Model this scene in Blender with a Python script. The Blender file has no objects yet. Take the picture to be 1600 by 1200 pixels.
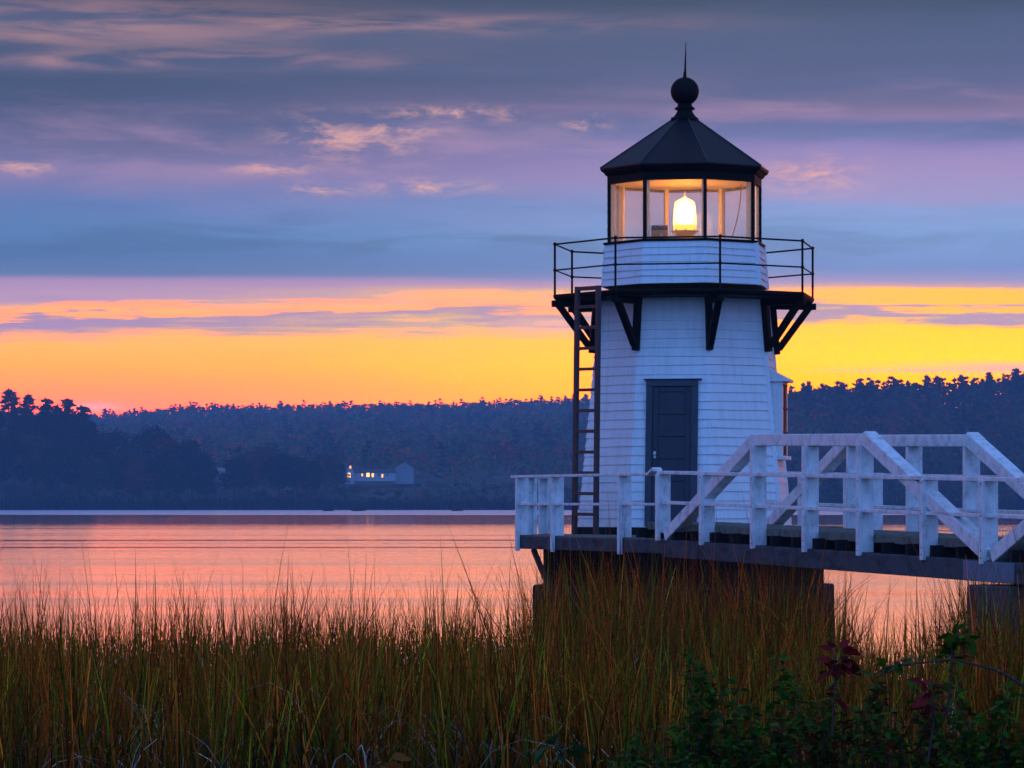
import bpy, math, random
import numpy as np
from mathutils import Vector, Matrix
R_ = math.radians
sc = bpy.context.scene
COL = sc.collection
rnd = random.Random(7)
rng = np.random.default_rng(11)
F = 5400.0            # focal length in pixels of the 1600 px wide photograph
ZC = 3.25             # eye height above the water
HY = 785.0            # horizon row
# ------------------------------------------------------------------ helpers
class MB:
    def __init__(s): s.v = []; s.f = []
    def add(s, vs, fs):
        n = len(s.v); s.v += [tuple(p) for p in vs]; s.f += [tuple(i + n for i in f) for f in fs]
    def box(s, c, ax, ay, az):
        """box from centre and three half-axis vectors"""
        c, ax, ay, az = Vector(c), Vector(ax), Vector(ay), Vector(az)
        if ax.cross(ay).dot(az) < 0: ax = -ax
        vs = [c + ax * i + ay * j + az * k for k in (-1, 1) for j in (-1, 1) for i in (-1, 1)]
        s.add(vs, [(0, 2, 3, 1), (4, 5, 7, 6), (0, 1, 5, 4), (2, 6, 7, 3), (0, 4, 6, 2), (1, 3, 7, 5)])
    def beam(s, p0, p1, w, h, side, jit=0):
        """beam p0->p1; w along 'side' direction, h across"""
        p0, p1 = Vector(p0), Vector(p1); d = p1 - p0; L = d.length; d.normalize()
        sd = Vector(side); sd = (sd - d * sd.dot(d)).normalized(); up = d.cross(sd).normalized()
        s.box((p0 + p1) / 2, d * (L / 2), sd * (w / 2), up * (h / 2))
    def tube(s, pts, r, n=8, cap=True):
        pts = [Vector(p) for p in pts]; rs = r if isinstance(r, (list, tuple)) else [r] * len(pts)
        rings = []; ref = None
        for i, p in enumerate(pts):
            d = (pts[min(i + 1, len(pts) - 1)] - pts[max(i - 1, 0)]).normalized()
            if ref is None: ref = Vector((0, 0, 1)) if abs(d.z) < .9 else Vector((1, 0, 0))
            a = (ref - d * ref.dot(d)).normalized(); ref = a; b = d.cross(a)
            rings.append([p + (a * math.cos(t) + b * math.sin(t)) * rs[i] for t in [2 * math.pi * k / n for k in range(n)]])
        vs = [v for g in rings for v in g]; fs = []
        for i in range(len(pts) - 1):
            for k in range(n):
                fs.append((i * n + k, i * n + (k + 1) % n, (i + 1) * n + (k + 1) % n, (i + 1) * n + k))
        if cap: fs.append(tuple(range(n - 1, -1, -1))); m = (len(pts) - 1) * n; fs.append(tuple(range(m, m + n)))
        s.add(vs, fs)
    def rings(s, rg, cap0=True, cap1=True):
        n = len(rg[0]); vs = [v for g in rg for v in g]; fs = []
        for i in range(len(rg) - 1):
            for k in range(n):
                fs.append((i * n + k, i * n + (k + 1) % n, (i + 1) * n + (k + 1) % n, (i + 1) * n + k))
        if cap0: fs.append(tuple(range(n - 1, -1, -1)))
        if cap1: m = (len(rg) - 1) * n; fs.append(tuple(range(m, m + n)))
        s.add(vs, fs)
    def lathe(s, cx, cy, prof, n=32):
        s.rings([[(cx + r * math.cos(2 * math.pi * k / n), cy + r * math.sin(2 * math.pi * k / n), z) for k in range(n)] for r, z in prof])
    def build(s, name, mat, parent=None, bevel=0, smooth=False):
        me = bpy.data.meshes.new(name); me.from_pydata(s.v, [], s.f); me.update()
        o = bpy.data.objects.new(name, me); COL.objects.link(o); me.materials.append(mat)
        if smooth:
            for p in me.polygons: p.use_smooth = True
        if bevel:
            b = o.modifiers.new('bevel', 'BEVEL'); b.width = bevel; b.segments = 1; b.limit_method = 'ANGLE'
        if parent is not None: attach(o, parent)
        return o
def attach(o, parent):
    o.parent = parent
    if parent.parent is None and parent.type == 'EMPTY':
        o.matrix_parent_inverse = Matrix.Translation(-parent.location) if parent.rotation_euler.z == 0 else (Matrix.Translation(parent.location) @ Matrix.Rotation(parent.rotation_euler.z, 4, 'Z')).inverted()
def np_mesh(name, V, Q, mat, col=None, parent=None, link=True, tri=False):
    V = np.asarray(V, dtype=np.float32); Q = np.asarray(Q, dtype=np.int32); k = Q.shape[1]
    me = bpy.data.meshes.new(name)
    me.vertices.add(len(V)); me.vertices.foreach_set('co', V.ravel())
    me.loops.add(Q.size); me.loops.foreach_set('vertex_index', Q.ravel())
    me.polygons.add(len(Q)); me.polygons.foreach_set('loop_start', np.arange(0, Q.size, k, dtype=np.int32))
    if col is not None:
        a = me.attributes.new('Col', 'FLOAT_COLOR', 'POINT')
        c = np.ones((len(V), 4), dtype=np.float32); c[:, :3] = col; a.data.foreach_set('color', c.ravel())
    me.update(calc_edges=True); me.validate(); me.materials.append(mat)
    if not link: return me
    o = bpy.data.objects.new(name, me); COL.objects.link(o)
    if parent is not None: attach(o, parent)
    return o
def empty(name, loc, label=None, cat=None, group=None, parent=None):
    o = bpy.data.objects.new(name, None); COL.objects.link(o); o.location = loc; o.empty_display_size = .2
    if label: tag(o, label, cat, group)
    if parent is not None: attach(o, parent)
    return o
def tag(o, label=None, cat=None, group=None, kind=None):
    if label: o['label'] = label
    if cat: o['category'] = cat
    if group: o['group'] = group
    if kind: o['kind'] = kind
    return o
def srgb(r, g, b):
    return tuple((c / 255 / 12.92 if c / 255 <= .04045 else ((c / 255 + .055) / 1.055) ** 2.4) for c in (r, g, b))
# ------------------------------------------------------------------ materials
class NT:
    def __init__(s, tree): s.t = tree
    def n(s, typ, ins=None, **kw):
        nd = s.t.nodes.new(typ)
        for k, v in kw.items(): setattr(nd, k, v)
        for k, v in (ins or {}).items():
            if hasattr(v, 'is_output'): s.t.links.new(v, nd.inputs[k])
            else: nd.inputs[k].default_value = v
        return nd
    def m(s, op, a, b=0.0, c=0.0, clamp=False):
        nd = s.t.nodes.new('ShaderNodeMath'); nd.operation = op; nd.use_clamp = clamp
        for i, v in enumerate((a, b, c)):
            if hasattr(v, 'is_output'): s.t.links.new(v, nd.inputs[i])
            else: nd.inputs[i].default_value = v
        return nd.outputs[0]
    def mix(s, f, a, b, blend='MIX'):
        nd = s.t.nodes.new('ShaderNodeMix'); nd.data_type = 'RGBA'; nd.blend_type = blend
        for k, v in ((0, f), (6, a), (7, b)):
            if hasattr(v, 'is_output'): s.t.links.new(v, nd.inputs[k])
            else: nd.inputs[k].default_value = v if k == 0 else (*v, 1)
        return nd.outputs[2]
    def step(s, x, a, b, lo=0.0, hi=1.0):
        nd = s.n('ShaderNodeMapRange', {0: x, 1: a, 2: b, 3: lo, 4: hi}, interpolation_type='SMOOTHSTEP'); return nd.outputs[0]
    def noise(s, vec, scale=1, detail=4, rough=.55, dist=0.0):
        return s.n('ShaderNodeTexNoise', {'Vector': vec, 'Scale': scale, 'Detail': detail, 'Roughness': rough, 'Distortion': dist})
    def mapv(s, vec, scale=(1, 1, 1), loc=(0, 0, 0)):
        return s.n('ShaderNodeMapping', {'Vector': vec, 'Scale': scale, 'Location': loc}).outputs[0]
def new_mat(name):
    m = bpy.data.materials.new(name); m.use_nodes = True; t = NT(m.node_tree)
    b = m.node_tree.nodes['Principled BSDF']; return m, t, b
def weathered(name, c1, c2, c3=None, rough=.6, scale=(6, 6, 1.2), bump=.3, spec=.3, fine=40):
    """base c1, streaky weathering toward c2, speckle to c3"""
    m, t, b = new_mat(name); L = t.t.links
    pos = t.n('ShaderNodeNewGeometry').outputs['Position']
    n1 = t.noise(t.mapv(pos, scale), 1, 6, .65); n2 = t.noise(pos, fine, 3, .6)
    c = t.mix(t.step(n1.outputs[0], .42, .72), c1, c2)
    if c3: c = t.mix(t.step(n2.outputs[0], .62, .74), c, c3)
    L.new(c, b.inputs['Base Color'])
    b.inputs['Roughness'].default_value = rough; b.inputs['Specular IOR Level'].default_value = spec
    h = t.m('ADD', n1.outputs[0], t.m('MULTIPLY', n2.outputs[0], .5))
    bp = t.n('ShaderNodeBump', {'Height': h, 'Strength': bump, 'Distance': .01}); L.new(bp.outputs[0], b.inputs['Normal'])
    return m
WHITE = weathered('white_shingle_paint', (.80, .81, .80), (.70, .71, .70), (.55, .54, .52), .55, (9, 9, .9), .25)
RAILW = weathered('white_rail_paint', (.76, .76, .75), (.50, .50, .50), (.2, .19, .18), .6, (7, 7, 5), .5, .3, 55)
BEAM = weathered('grey_weathered_beam', (.060, .072, .08), (.022, .028, .032), (.12, .135, .14), .8, (3, 3, 7), .6, .2, 30)
DECK = weathered('mossy_deck_plank', (.17, .17, .14), (.08, .085, .06), (.24, .24, .2), .85, (8, 8, 4), .6, .2, 30)
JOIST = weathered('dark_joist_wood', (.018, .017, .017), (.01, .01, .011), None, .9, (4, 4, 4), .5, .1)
BLACK = weathered('black_gallery_paint', (.006, .005, .005), (.010, .008, .007), None, .6, (5, 5, 5), .3, .08)
IRON = weathered('black_iron', (.006, .006, .007), (.010, .008, .007), None, .6, (8, 8, 8), .2, .1)
ROOF = weathered('dark_roof_metal', (.004, .004, .007), (.008, .007, .011), (.012, .011, .014), .45, (5, 5, 2), .3, .22, 25)
DOORM = weathered('dark_blue_door_paint', (.030, .034, .05), (.022, .025, .036), None, .5, (8, 8, 2), .2, .35)
TRIMD = weathered('dark_door_trim_paint', (.05, .058, .08), (.035, .04, .056), None, .55, (8, 8, 2), .2, .3)
LADW = weathered('ladder_wood', (.06, .045, .042), (.035, .028, .03), (.09, .075, .07), .55, (8, 8, 2), .4, .3)
CREAM = weathered('cream_inner_paint', (.76, .62, .36), (.68, .54, .30), None, .5, (5, 5, 2), .1, .3)
STONE = None
def foundation_mat():
    m, t, b = new_mat('shaded_foundation_stone'); L = t.t.links
    pos = t.n('ShaderNodeNewGeometry').outputs['Position']
    sx = t.n('ShaderNodeSeparateXYZ', {0: pos})
    u = t.m('ADD', sx.outputs[0], t.m('MULTIPLY', sx.outputs[1], .6))
    v = t.n('ShaderNodeCombineXYZ', {0: u, 1: sx.outputs[2], 2: 0.0}).outputs[0]
    br = t.n('ShaderNodeTexBrick', {'Vector': v, 'Color1': (.042, .009, .006, 1), 'Color2': (.024, .006, .004, 1), 'Mortar': (.008, .004, .003, 1), 'Scale': 4.0, 'Mortar Size': .03})  # shade below the landing and bridge is put into these dark brick colours
    n = t.noise(pos, 3, 5)
    L.new(t.mix(t.step(n.outputs[0], .4, .7), br.outputs[0], (.012, .005, .004)), b.inputs['Base Color'])
    b.inputs['Roughness'].default_value = .95; b.inputs['Specular IOR Level'].default_value = .08
    bp = t.n('ShaderNodeBump', {'Height': br.outputs[1], 'Strength': .4, 'Distance': -.02}); L.new(bp.outputs[0], b.inputs['Normal'])
    return m
BRICK = foundation_mat()
GRANITE = weathered('granite_ledge', (.030, .022, .022), (.015, .010, .010), (.05, .04, .04), .9, (2, 2, 2), .6, .1, 14)
PIERM = weathered('pier_granite', (.075, .07, .075), (.04, .036, .04), (.11, .10, .10), .85, (2, 2, 3), .7, .2, 14)
def glass_mat(name, film):
    m = bpy.data.materials.new(name); m.use_nodes = True; t = NT(m.node_tree); m.node_tree.nodes.remove(m.node_tree.nodes['Principled BSDF'])
    tr = t.n('ShaderNodeBsdfTransparent', {0: (.97, .97, .97, 1)}); gl = t.n('ShaderNodeBsdfGlossy', {0: (1, 1, 1, 1), 1: .03})
    fr = t.n('ShaderNodeFresnel', {0: 1.35})
    front = t.m('SUBTRACT', 1.0, t.n('ShaderNodeNewGeometry').outputs['Backfacing'])
    mx = t.n('ShaderNodeMixShader', {0: t.m('MULTIPLY', t.m('MULTIPLY', fr.outputs[0], front), .8, clamp=True), 1: tr.outputs[0], 2: gl.outputs[0]})
    tl = t.n('ShaderNodeBsdfTranslucent', {0: (1, 1, 1, 1)}); m2 = t.n('ShaderNodeMixShader', {0: film, 1: mx.outputs[0], 2: tl.outputs[0]})
    t.t.links.new(m2.outputs[0], m.node_tree.nodes['Material Output'].inputs[0]); return m
GLASS = glass_mat('glow_veil_glass', .10); SHELL = glass_mat('halo_lens_glass', .55)  # translucent share added: golden lamp-glow veil on panes, soft halo on lens
def emit_mat(name, col, st):
    m, t, b = new_mat(name); b.inputs['Base Color'].default_value = (.3, .25, .15, 1)
    b.inputs['Emission Color'].default_value = (*col, 1); b.inputs['Emission Strength'].default_value = st; return m
LENS = emit_mat('glowing_lens', (1, .38, .05), 42)
LENS2 = emit_mat('amber_lens_base', (1, .55, .05), 1.8)
WLIT = emit_mat('lit_house_window', (1, .38, .045), 3.2)
WLIT2 = emit_mat('bright_house_window', (1, .42, .05), 5.0)
def plain(name, c, rough=.6, metal=0):
    m, t, b = new_mat(name); pos = t.n('ShaderNodeNewGeometry').outputs['Position']
    n = t.noise(pos, 9, 3); t.t.links.new(t.mix(n.outputs[0], tuple(x * .8 for x in c), tuple(min(1, x * 1.2) for x in c)), b.inputs['Base Color'])
    b.inputs['Roughness'].default_value = rough; b.inputs['Metallic'].default_value = metal; return m
BRASS = plain('bronze_lamp_base', (.35, .2, .08), .4, .6)
DPANE = plain('dark_pane', (.008, .008, .010), .5)
RUST = plain('rusty_steel', (.03, .018, .014), .7)
PLATE = plain('painted_steel_plate', (.12, .17, .22), .8)
def paper(name, c):
    m = bpy.data.materials.new(name); m.use_nodes = True; t = NT(m.node_tree); b = m.node_tree.nodes['Principled BSDF']; b.inputs['Base Color'].default_value = (*c, 1)
    tl = t.n('ShaderNodeBsdfTranslucent', {0: (*c, 1)}); mx = t.n('ShaderNodeMixShader', {0: .5, 1: b.outputs[0], 2: tl.outputs[0]}); t.t.links.new(mx.outputs[0], m.node_tree.nodes['Material Output'].inputs[0]); return m
SIGNR = paper('sign_maroon', (.20, .02, .02)); SIGNY = paper('sign_tan', (.62, .40, .12)); SIGNT = paper('sign_letter', (.9, .8, .6))
KNOB = plain('pale_knob', (.6, .58, .55), .3)
def foliage(name, transl=.35, rough=.65):
    m = bpy.data.materials.new(name); m.use_nodes = True; t = NT(m.node_tree); L = m.node_tree.links; b = m.node_tree.nodes['Principled BSDF']
    a = t.n('ShaderNodeAttribute', attribute_name='Col').outputs[0]
    L.new(a, b.inputs['Base Color']); b.inputs['Roughness'].default_value = rough; b.inputs['Specular IOR Level'].default_value = .10
    tl = t.n('ShaderNodeBsdfTranslucent', {0: a}); mx = t.n('ShaderNodeMixShader', {0: transl, 1: b.outputs[0], 2: tl.outputs[0]})
    L.new(mx.outputs[0], m.node_tree.nodes['Material Output'].inputs[0]); return m
def matte_foliage(name, transl):
    m = bpy.data.materials.new(name); m.use_nodes = True; t = NT(m.node_tree); m.node_tree.nodes.remove(m.node_tree.nodes['Principled BSDF'])
    a = t.n('ShaderNodeAttribute', attribute_name='Col').outputs[0]; d = t.n('ShaderNodeBsdfDiffuse', {0: a}); tl = t.n('ShaderNodeBsdfTranslucent', {0: a})
    mx = t.n('ShaderNodeMixShader', {0: transl, 1: d.outputs[0], 2: tl.outputs[0]}); t.t.links.new(mx.outputs[0], m.node_tree.nodes['Material Output'].inputs[0]); return m
LEAF = matte_foliage('tree_foliage', .35); BLADE = matte_foliage('grass_blade', .5); SHRUBL = foliage('shrub_leaf', .25, .5); SHRUBL.node_tree.nodes['Principled BSDF'].inputs['Specular IOR Level'].default_value = .04
BARK = plain('tree_bark', (.035, .028, .026), .9)
STEM = plain('shrub_stem', (.03, .016, .012), .8)
# ------------------------------------------------------------------ sky
world = bpy.data.worlds.new('World'); sc.world = world; world.use_nodes = True
t = NT(world.node_tree); L = world.node_tree.links
gen = t.n('ShaderNodeTexCoord').outputs['Generated']
sx = t.n('ShaderNodeSeparateXYZ', {0: gen}); X, Y, Z = sx.outputs[0], sx.outputs[1], sx.outputs[2]
hyp = t.m('SQRT', t.m('ADD', t.m('MULTIPLY', X, X), t.m('MULTIPLY', Y, Y)))
az = t.m('ARCTAN2', X, Y)                                    # 0 straight ahead, radians
el = t.m('DIVIDE', Z, t.m('MAXIMUM', hyp, .001))
PX = t.m('MULTIPLY', az, 5.4); PY = t.m('MULTIPLY', el, 5.4)   # in thousands of photo pixels
pv = t.n('ShaderNodeCombineXYZ', {0: PX, 1: PY, 2: 0.0}).outputs[0]
nA = t.noise(t.mapv(pv, (1.6, 9, 1)), 1, 5, .55); nB = t.noise(t.mapv(pv, (5, 40, 1), (3, 1, 0)), 1, 5, .6)
wA = t.m('MULTIPLY', t.m('SUBTRACT', nA.outputs[0], .5), .085)
stripe = t.step(PY, .22, .27); stripe2 = t.m('MULTIPLY', stripe, t.m('SUBTRACT', 1.0, t.step(PY, .30, .345)))
nC = t.noise(t.mapv(pv, (2.6, 75, 1), (7, 3, 0)), 1, 6, .62, .3)
wB = t.m('MULTIPLY', t.m('ADD', t.m('MULTIPLY', t.m('SUBTRACT', nB.outputs[0], .5), .06), t.m('MULTIPLY', t.m('SUBTRACT', nC.outputs[0], .5), .075)), stripe2)
edge = t.m('SUBTRACT', 1.0, t.m('MULTIPLY', t.m('MULTIPLY', t.step(PY, .31, .345), t.m('SUBTRACT', 1.0, t.step(PY, .38, .44))), .8))
low = t.step(PY, .16, .30, .35, 1.0)
T = t.m('ADD', PY, t.m('ADD', t.m('MULTIPLY', t.m('MULTIPLY', wA, edge), low), wB))
fac = t.m('DIVIDE', T, .80)
def ramp(stops):
    nd = t.n('ShaderNodeValToRGB', {0: fac}); cr = nd.color_ramp; cr.interpolation = 'LINEAR'
    st = sorted([((HY - y) / 800, c) for y, c in stops]); st = [(max(0, min(1, p)), c) for p, c in st]
    cr.elements[0].position = st[0][0]; cr.elements[0].color = (*srgb(*st[0][1]), 1)
    cr.elements[1].position = st[-1][0]; cr.elements[1].color = (*srgb(*st[-1][1]), 1)
    for p, c in st[1:-1]:
        e = cr.elements.new(p); e.color = (*srgb(*c), 1)
    return nd.outputs[0]
left = ramp([(785, (255, 130, 115)), (645, (255, 145, 132)), (612, (255, 158, 116)), (570, (255, 178, 102)), (535, (255, 186, 114)), (522, (230, 165, 150)), (506, (168, 142, 190)), (493, (165, 140, 188)), (486, (252, 172, 125)), (477, (235, 160, 150)), (468, (185, 152, 192)), (440, (168, 140, 190)), (431, (96, 122, 176)), (400, (80, 118, 176)), (360, (84, 125, 184)), (322, (98, 124, 184)), (285, (120, 120, 174)), (240, (106, 108, 156)), (200, (90, 98, 144)), (165, (74, 88, 132)), (130, (64, 83, 122)), (108, (78, 91, 132)), (80, (70, 87, 126)), (52, (86, 96, 132)), (28, (80, 90, 128)), (0, (58, 76, 110))])
right = ramp([(785, (255, 170, 50)), (640, (255, 205, 45)), (600, (255, 216, 55)), (560, (255, 224, 72)), (512, (255, 216, 74)), (503, (235, 185, 130)), (494, (180, 152, 188)), (484, (185, 155, 185)), (478, (255, 196, 100)), (456, (255, 200, 90)), (449, (205, 160, 180)), (440, (152, 148, 200)), (420, (112, 142, 204)), (370, (122, 158, 216)), (330, (132, 158, 216)), (308, (150, 150, 204)), (270, (156, 140, 195)), (232, (140, 130, 190)), (214, (110, 120, 176)), (195, (94, 110, 165)), (180, (132, 118, 166)), (160, (114, 108, 152)), (130, (84, 98, 146)), (100, (78, 94, 138)), (50, (70, 90, 132)), (0, (58, 78, 112))])
sky = t.mix(t.step(t.m('ADD', PX, t.m('MULTIPLY', t.m('SUBTRACT', nA.outputs[0], .5), .6)), -.75, .75), left, right)
def gauss(cx, cy, wx, wy):
    dx = t.m('DIVIDE', t.m('SUBTRACT', PX, (cx - 800) / 1000), wx / 1000); dy = t.m('DIVIDE', t.m('SUBTRACT', PY, (HY - cy) / 1000), wy / 1000)
    return t.m('POWER', 2.718, t.m('MULTIPLY', t.m('ADD', t.m('MULTIPLY', dx, dx), t.m('MULTIPLY', dy, dy)), -1.0))
nW = t.noise(t.mapv(pv, (13, 36, 1), (1, 4, 0)), 1, 8, .7, .35)
nS = t.noise(t.mapv(pv, (3.2, 26, 1), (5, 2, 0)), 1, 6, .6, .4)
def wisp(n, lo, hi, blobs):
    g = None
    for bb in blobs:
        q = gauss(*bb); g = q if g is None else t.m('MAXIMUM', g, q)
    return t.m('MULTIPLY', t.step(n.outputs[0], lo, hi), t.m('POWER', g, .7))
w1 = wisp(nS, .38, .66, [(110, 42, 300, 34), (560, 38, 340, 13), (60, 52, 110, 22), (330, 96, 260, 14), (90, 101, 40, 10)])
w2 = wisp(nW, .43, .66, [(505, 215, 62, 26), (560, 222, 75, 26), (610, 205, 60, 14), (710, 178, 90, 10), (660, 292, 75, 9), (505, 297, 50, 7), (430, 265, 50, 8), (45, 266, 36, 9), (1265, 276, 62, 22), (915, 193, 26, 11)])
nM = t.noise(t.mapv(pv, (2.4, 15, 1), (9, 5, 0)), 1, 7, .62, .3)
w5 = wisp(nM, .46, .66, [(500, 235, 700, 62), (1450, 170, 500, 30), (1350, 250, 300, 40)]); sky = t.mix(t.m('MULTIPLY', w5, .55), sky, srgb(172, 140, 180))
w6 = wisp(nS, .46, .64, [(300, 150, 900, 50), (1450, 205, 400, 20), (700, 370, 900, 40)]); sky = t.mix(t.m('MULTIPLY', w6, .35), sky, srgb(66, 92, 140))
sky = t.mix(t.m('MULTIPLY', w1, .55), sky, srgb(205, 150, 150)); sky = t.mix(t.m('MULTIPLY', w2, .75), sky, srgb(238, 176, 165))
# orange-lit streak clouds low in the sky, and the violet bank above the right-hand ridge
w3 = wisp(nB, .40, .56, [(180, 487, 330, 7), (520, 480, 240, 6), (760, 462, 180, 10)])
sky = t.mix(t.m('MULTIPLY', w3, .8), sky, srgb(255, 186, 120))
w4 = wisp(nS, .30, .50, [(1560, 577, 130, 7), (1420, 580, 90, 3), (870, 508, 150, 10), (150, 637, 35, 6)])
sky = t.mix(t.m('MULTIPLY', w4, .8), sky, srgb(222, 170, 190))
# higher sky and the blue dusk sky opposite the sunset
up = t.mix(t.step(PY, .8, 4.0), srgb(58, 77, 111), (.16, .24, .52)); sky = t.mix(t.step(PY, .78, .95), sky, up)
back = t.mix(t.step(PY, .0, 2.5), (.225, .455, 1.24), (.20, .47, 1.34)); sky = t.mix(t.step(t.m('MULTIPLY', Y, -1.0), -.35, .45), sky, back)
nish = t.n('ShaderNodeTexSky', sky_type='NISHITA', sun_disc=False, sun_elevation=R_(3.5), sun_rotation=R_(5), air_density=1, dust_density=1, ozone_density=3)
# the sunset band outruns the film in red: keep its true red intensity
sp = t.n('ShaderNodeSeparateXYZ', {0: sky}); rb = t.m('MULTIPLY', sp.outputs[0], t.m('ADD', 1.0, t.m('MULTIPLY', t.step(sp.outputs[0], .70, 1.0), 2.1)))
sky = t.n('ShaderNodeCombineXYZ', {0: rb, 1: sp.outputs[1], 2: sp.outputs[2]}).outputs[0]
HD, HT = .00025, 80.0      # haze density and depth above the eye: the sky behind it is that much brighter
tau = t.m('MULTIPLY', t.m('MINIMUM', t.m('DIVIDE', HT, t.m('MAXIMUM', el, .001)), 3300.0), HD)
gain = t.m('POWER', 2.718, tau); gm = t.m('SUBTRACT', gain, 1.0)
sky = t.mix(1.0, sky, t.n('ShaderNodeCombineXYZ', {0: gain, 1: gain, 2: gain}).outputs[0], 'MULTIPLY')
sky = t.mix(1.0, sky, t.n('ShaderNodeCombineXYZ', {0: t.m('MULTIPLY', gm, .06), 1: t.m('MULTIPLY', gm, .10), 2: t.m('MULTIPLY', gm, .38)}).outputs[0], 'SUBTRACT')
skyn = t.mix(1.0, sky, t.mix(1.0, nish.outputs[0], (.003, .003, .003), 'MULTIPLY'), 'ADD')
bg = world.node_tree.nodes['Background']; L.new(skyn, bg.inputs[0]); bg.inputs[1].default_value = 1.0
sun = bpy.data.lights.new('sun', 'SUN'); sun.energy = .22; sun.angle = R_(30); sun.color = (1, .45, .16)
so = bpy.data.objects.new('sun', sun); COL.objects.link(so)
sd = Vector((math.sin(R_(6)) * math.cos(R_(4)), math.cos(R_(6)) * math.cos(R_(4)), math.sin(R_(4)))); so.rotation_euler = sd.to_track_quat('Z', 'Y').to_euler(); so.location = (20, 200, 60)
# ------------------------------------------------------------------ camera
cam = bpy.data.cameras.new('camera'); co = bpy.data.objects.new('camera', cam); COL.objects.link(co); sc.camera = co
co.location = (0, 0, ZC); co.rotation_euler = (R_(90), 0, 0); cam.sensor_width = 36; cam.lens = F / 1600 * 36
cam.shift_y = (HY - 600) / 1600; cam.clip_start = .5; cam.clip_end = 20000
# ------------------------------------------------------------------ terrain and water
def ss(a, b, x): q = np.clip((x - a) / (b - a), 0, 1); return q * q * (3 - 2 * q)
TOPX = np.array([-1500, 0, 150, 300, 500, 700, 890, 1000, 1150, 1225, 1260, 1350, 1450, 1550, 1600, 1800, 2600])
TOPY = np.array([646, 651, 653, 640, 637, 636, 629, 627, 626, 627, 619, 611, 608, 600, 596, 588, 610])
def crest_d(px): return 3200 - 1330 * ss(1080, 1250, px)
TREEH = 10.5
def hill(x, y):
    x = np.asarray(x, float); y = np.asarray(y, float)
    px = 800 + F * x / np.maximum(y, 1); cd = crest_d(px); cz = (HY - np.interp(px, TOPX, TOPY)) * cd / F + ZC - TREEH
    z = np.where(y < 1478, -1.5 + 2.5 * np.clip((y - 1462) / 16, -1, 1), 1 + 10 * (y - 1478) / 122)
    q = np.clip((y - 1600) / (cd - 1600), 0, 1); z = np.where(y > 1600, 11 + (cz - 11) * q, z)
    z = np.where(y > cd, cz - 14 * np.clip((y - cd) / 300, 0, 1), z)
    z = z + 24 * ss(270, -40, px) * ss(1490, 1640, y) * (1 - ss(1760, 1950, y))
    return z
xs = np.linspace(-850, 850, 171); ys = np.concatenate([np.linspace(1455, 1700, 50), np.linspace(1715, 3390, 90)])
gx, gy = np.meshgrid(xs, ys); gz = hill(gx, gy) + rng.normal(0, .15, gx.shape) * (gy > 1480)
def grid_q(nx, ny): i = np.arange(nx * ny).reshape(ny, nx); return np.stack([i[:-1, :-1], i[:-1, 1:], i[1:, 1:], i[1:, :-1]], -1).reshape(-1, 4)
def soil(name, c1, c2, sc_):
    m, t, b = new_mat(name); pos = t.n('ShaderNodeNewGeometry').outputs['Position']; n = t.noise(pos, sc_, 6, .65)
    t.t.links.new(t.mix(t.step(n.outputs[0], .4, .65), c1, c2), b.inputs['Base Color']); b.inputs['Roughness'].default_value = .95; b.inputs['Specular IOR Level'].default_value = .1; return m
hills = np_mesh('hills', np.stack([gx, gy, gz], -1).reshape(-1, 3), grid_q(len(xs), len(ys)), soil('hill_soil', (.045, .05, .035), (.09, .08, .055), .06)); tag(hills, kind='structure')
def bank(x, y):
    z = np.interp(y, [-60, 8, 28, 44, 58, 75], [1.75, 1.5, .5, .02, -.35, -1.2]) + 1.2 * ss(9, 22, x) * (1 - ss(45, 70, y)); return z
bx = np.linspace(-60, 60, 121); by = np.linspace(-40, 75, 116); gx, gy = np.meshgrid(bx, by)
gz = bank(gx, gy) + rng.normal(0, .02, gx.shape)
ground = np_mesh('ground', np.stack([gx, gy, gz], -1).reshape(-1, 3), grid_q(len(bx), len(by)), soil('marsh_mud', (.012, .010, .008), (.022, .018, .012), 1.5)); tag(ground, kind='structure')
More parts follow.
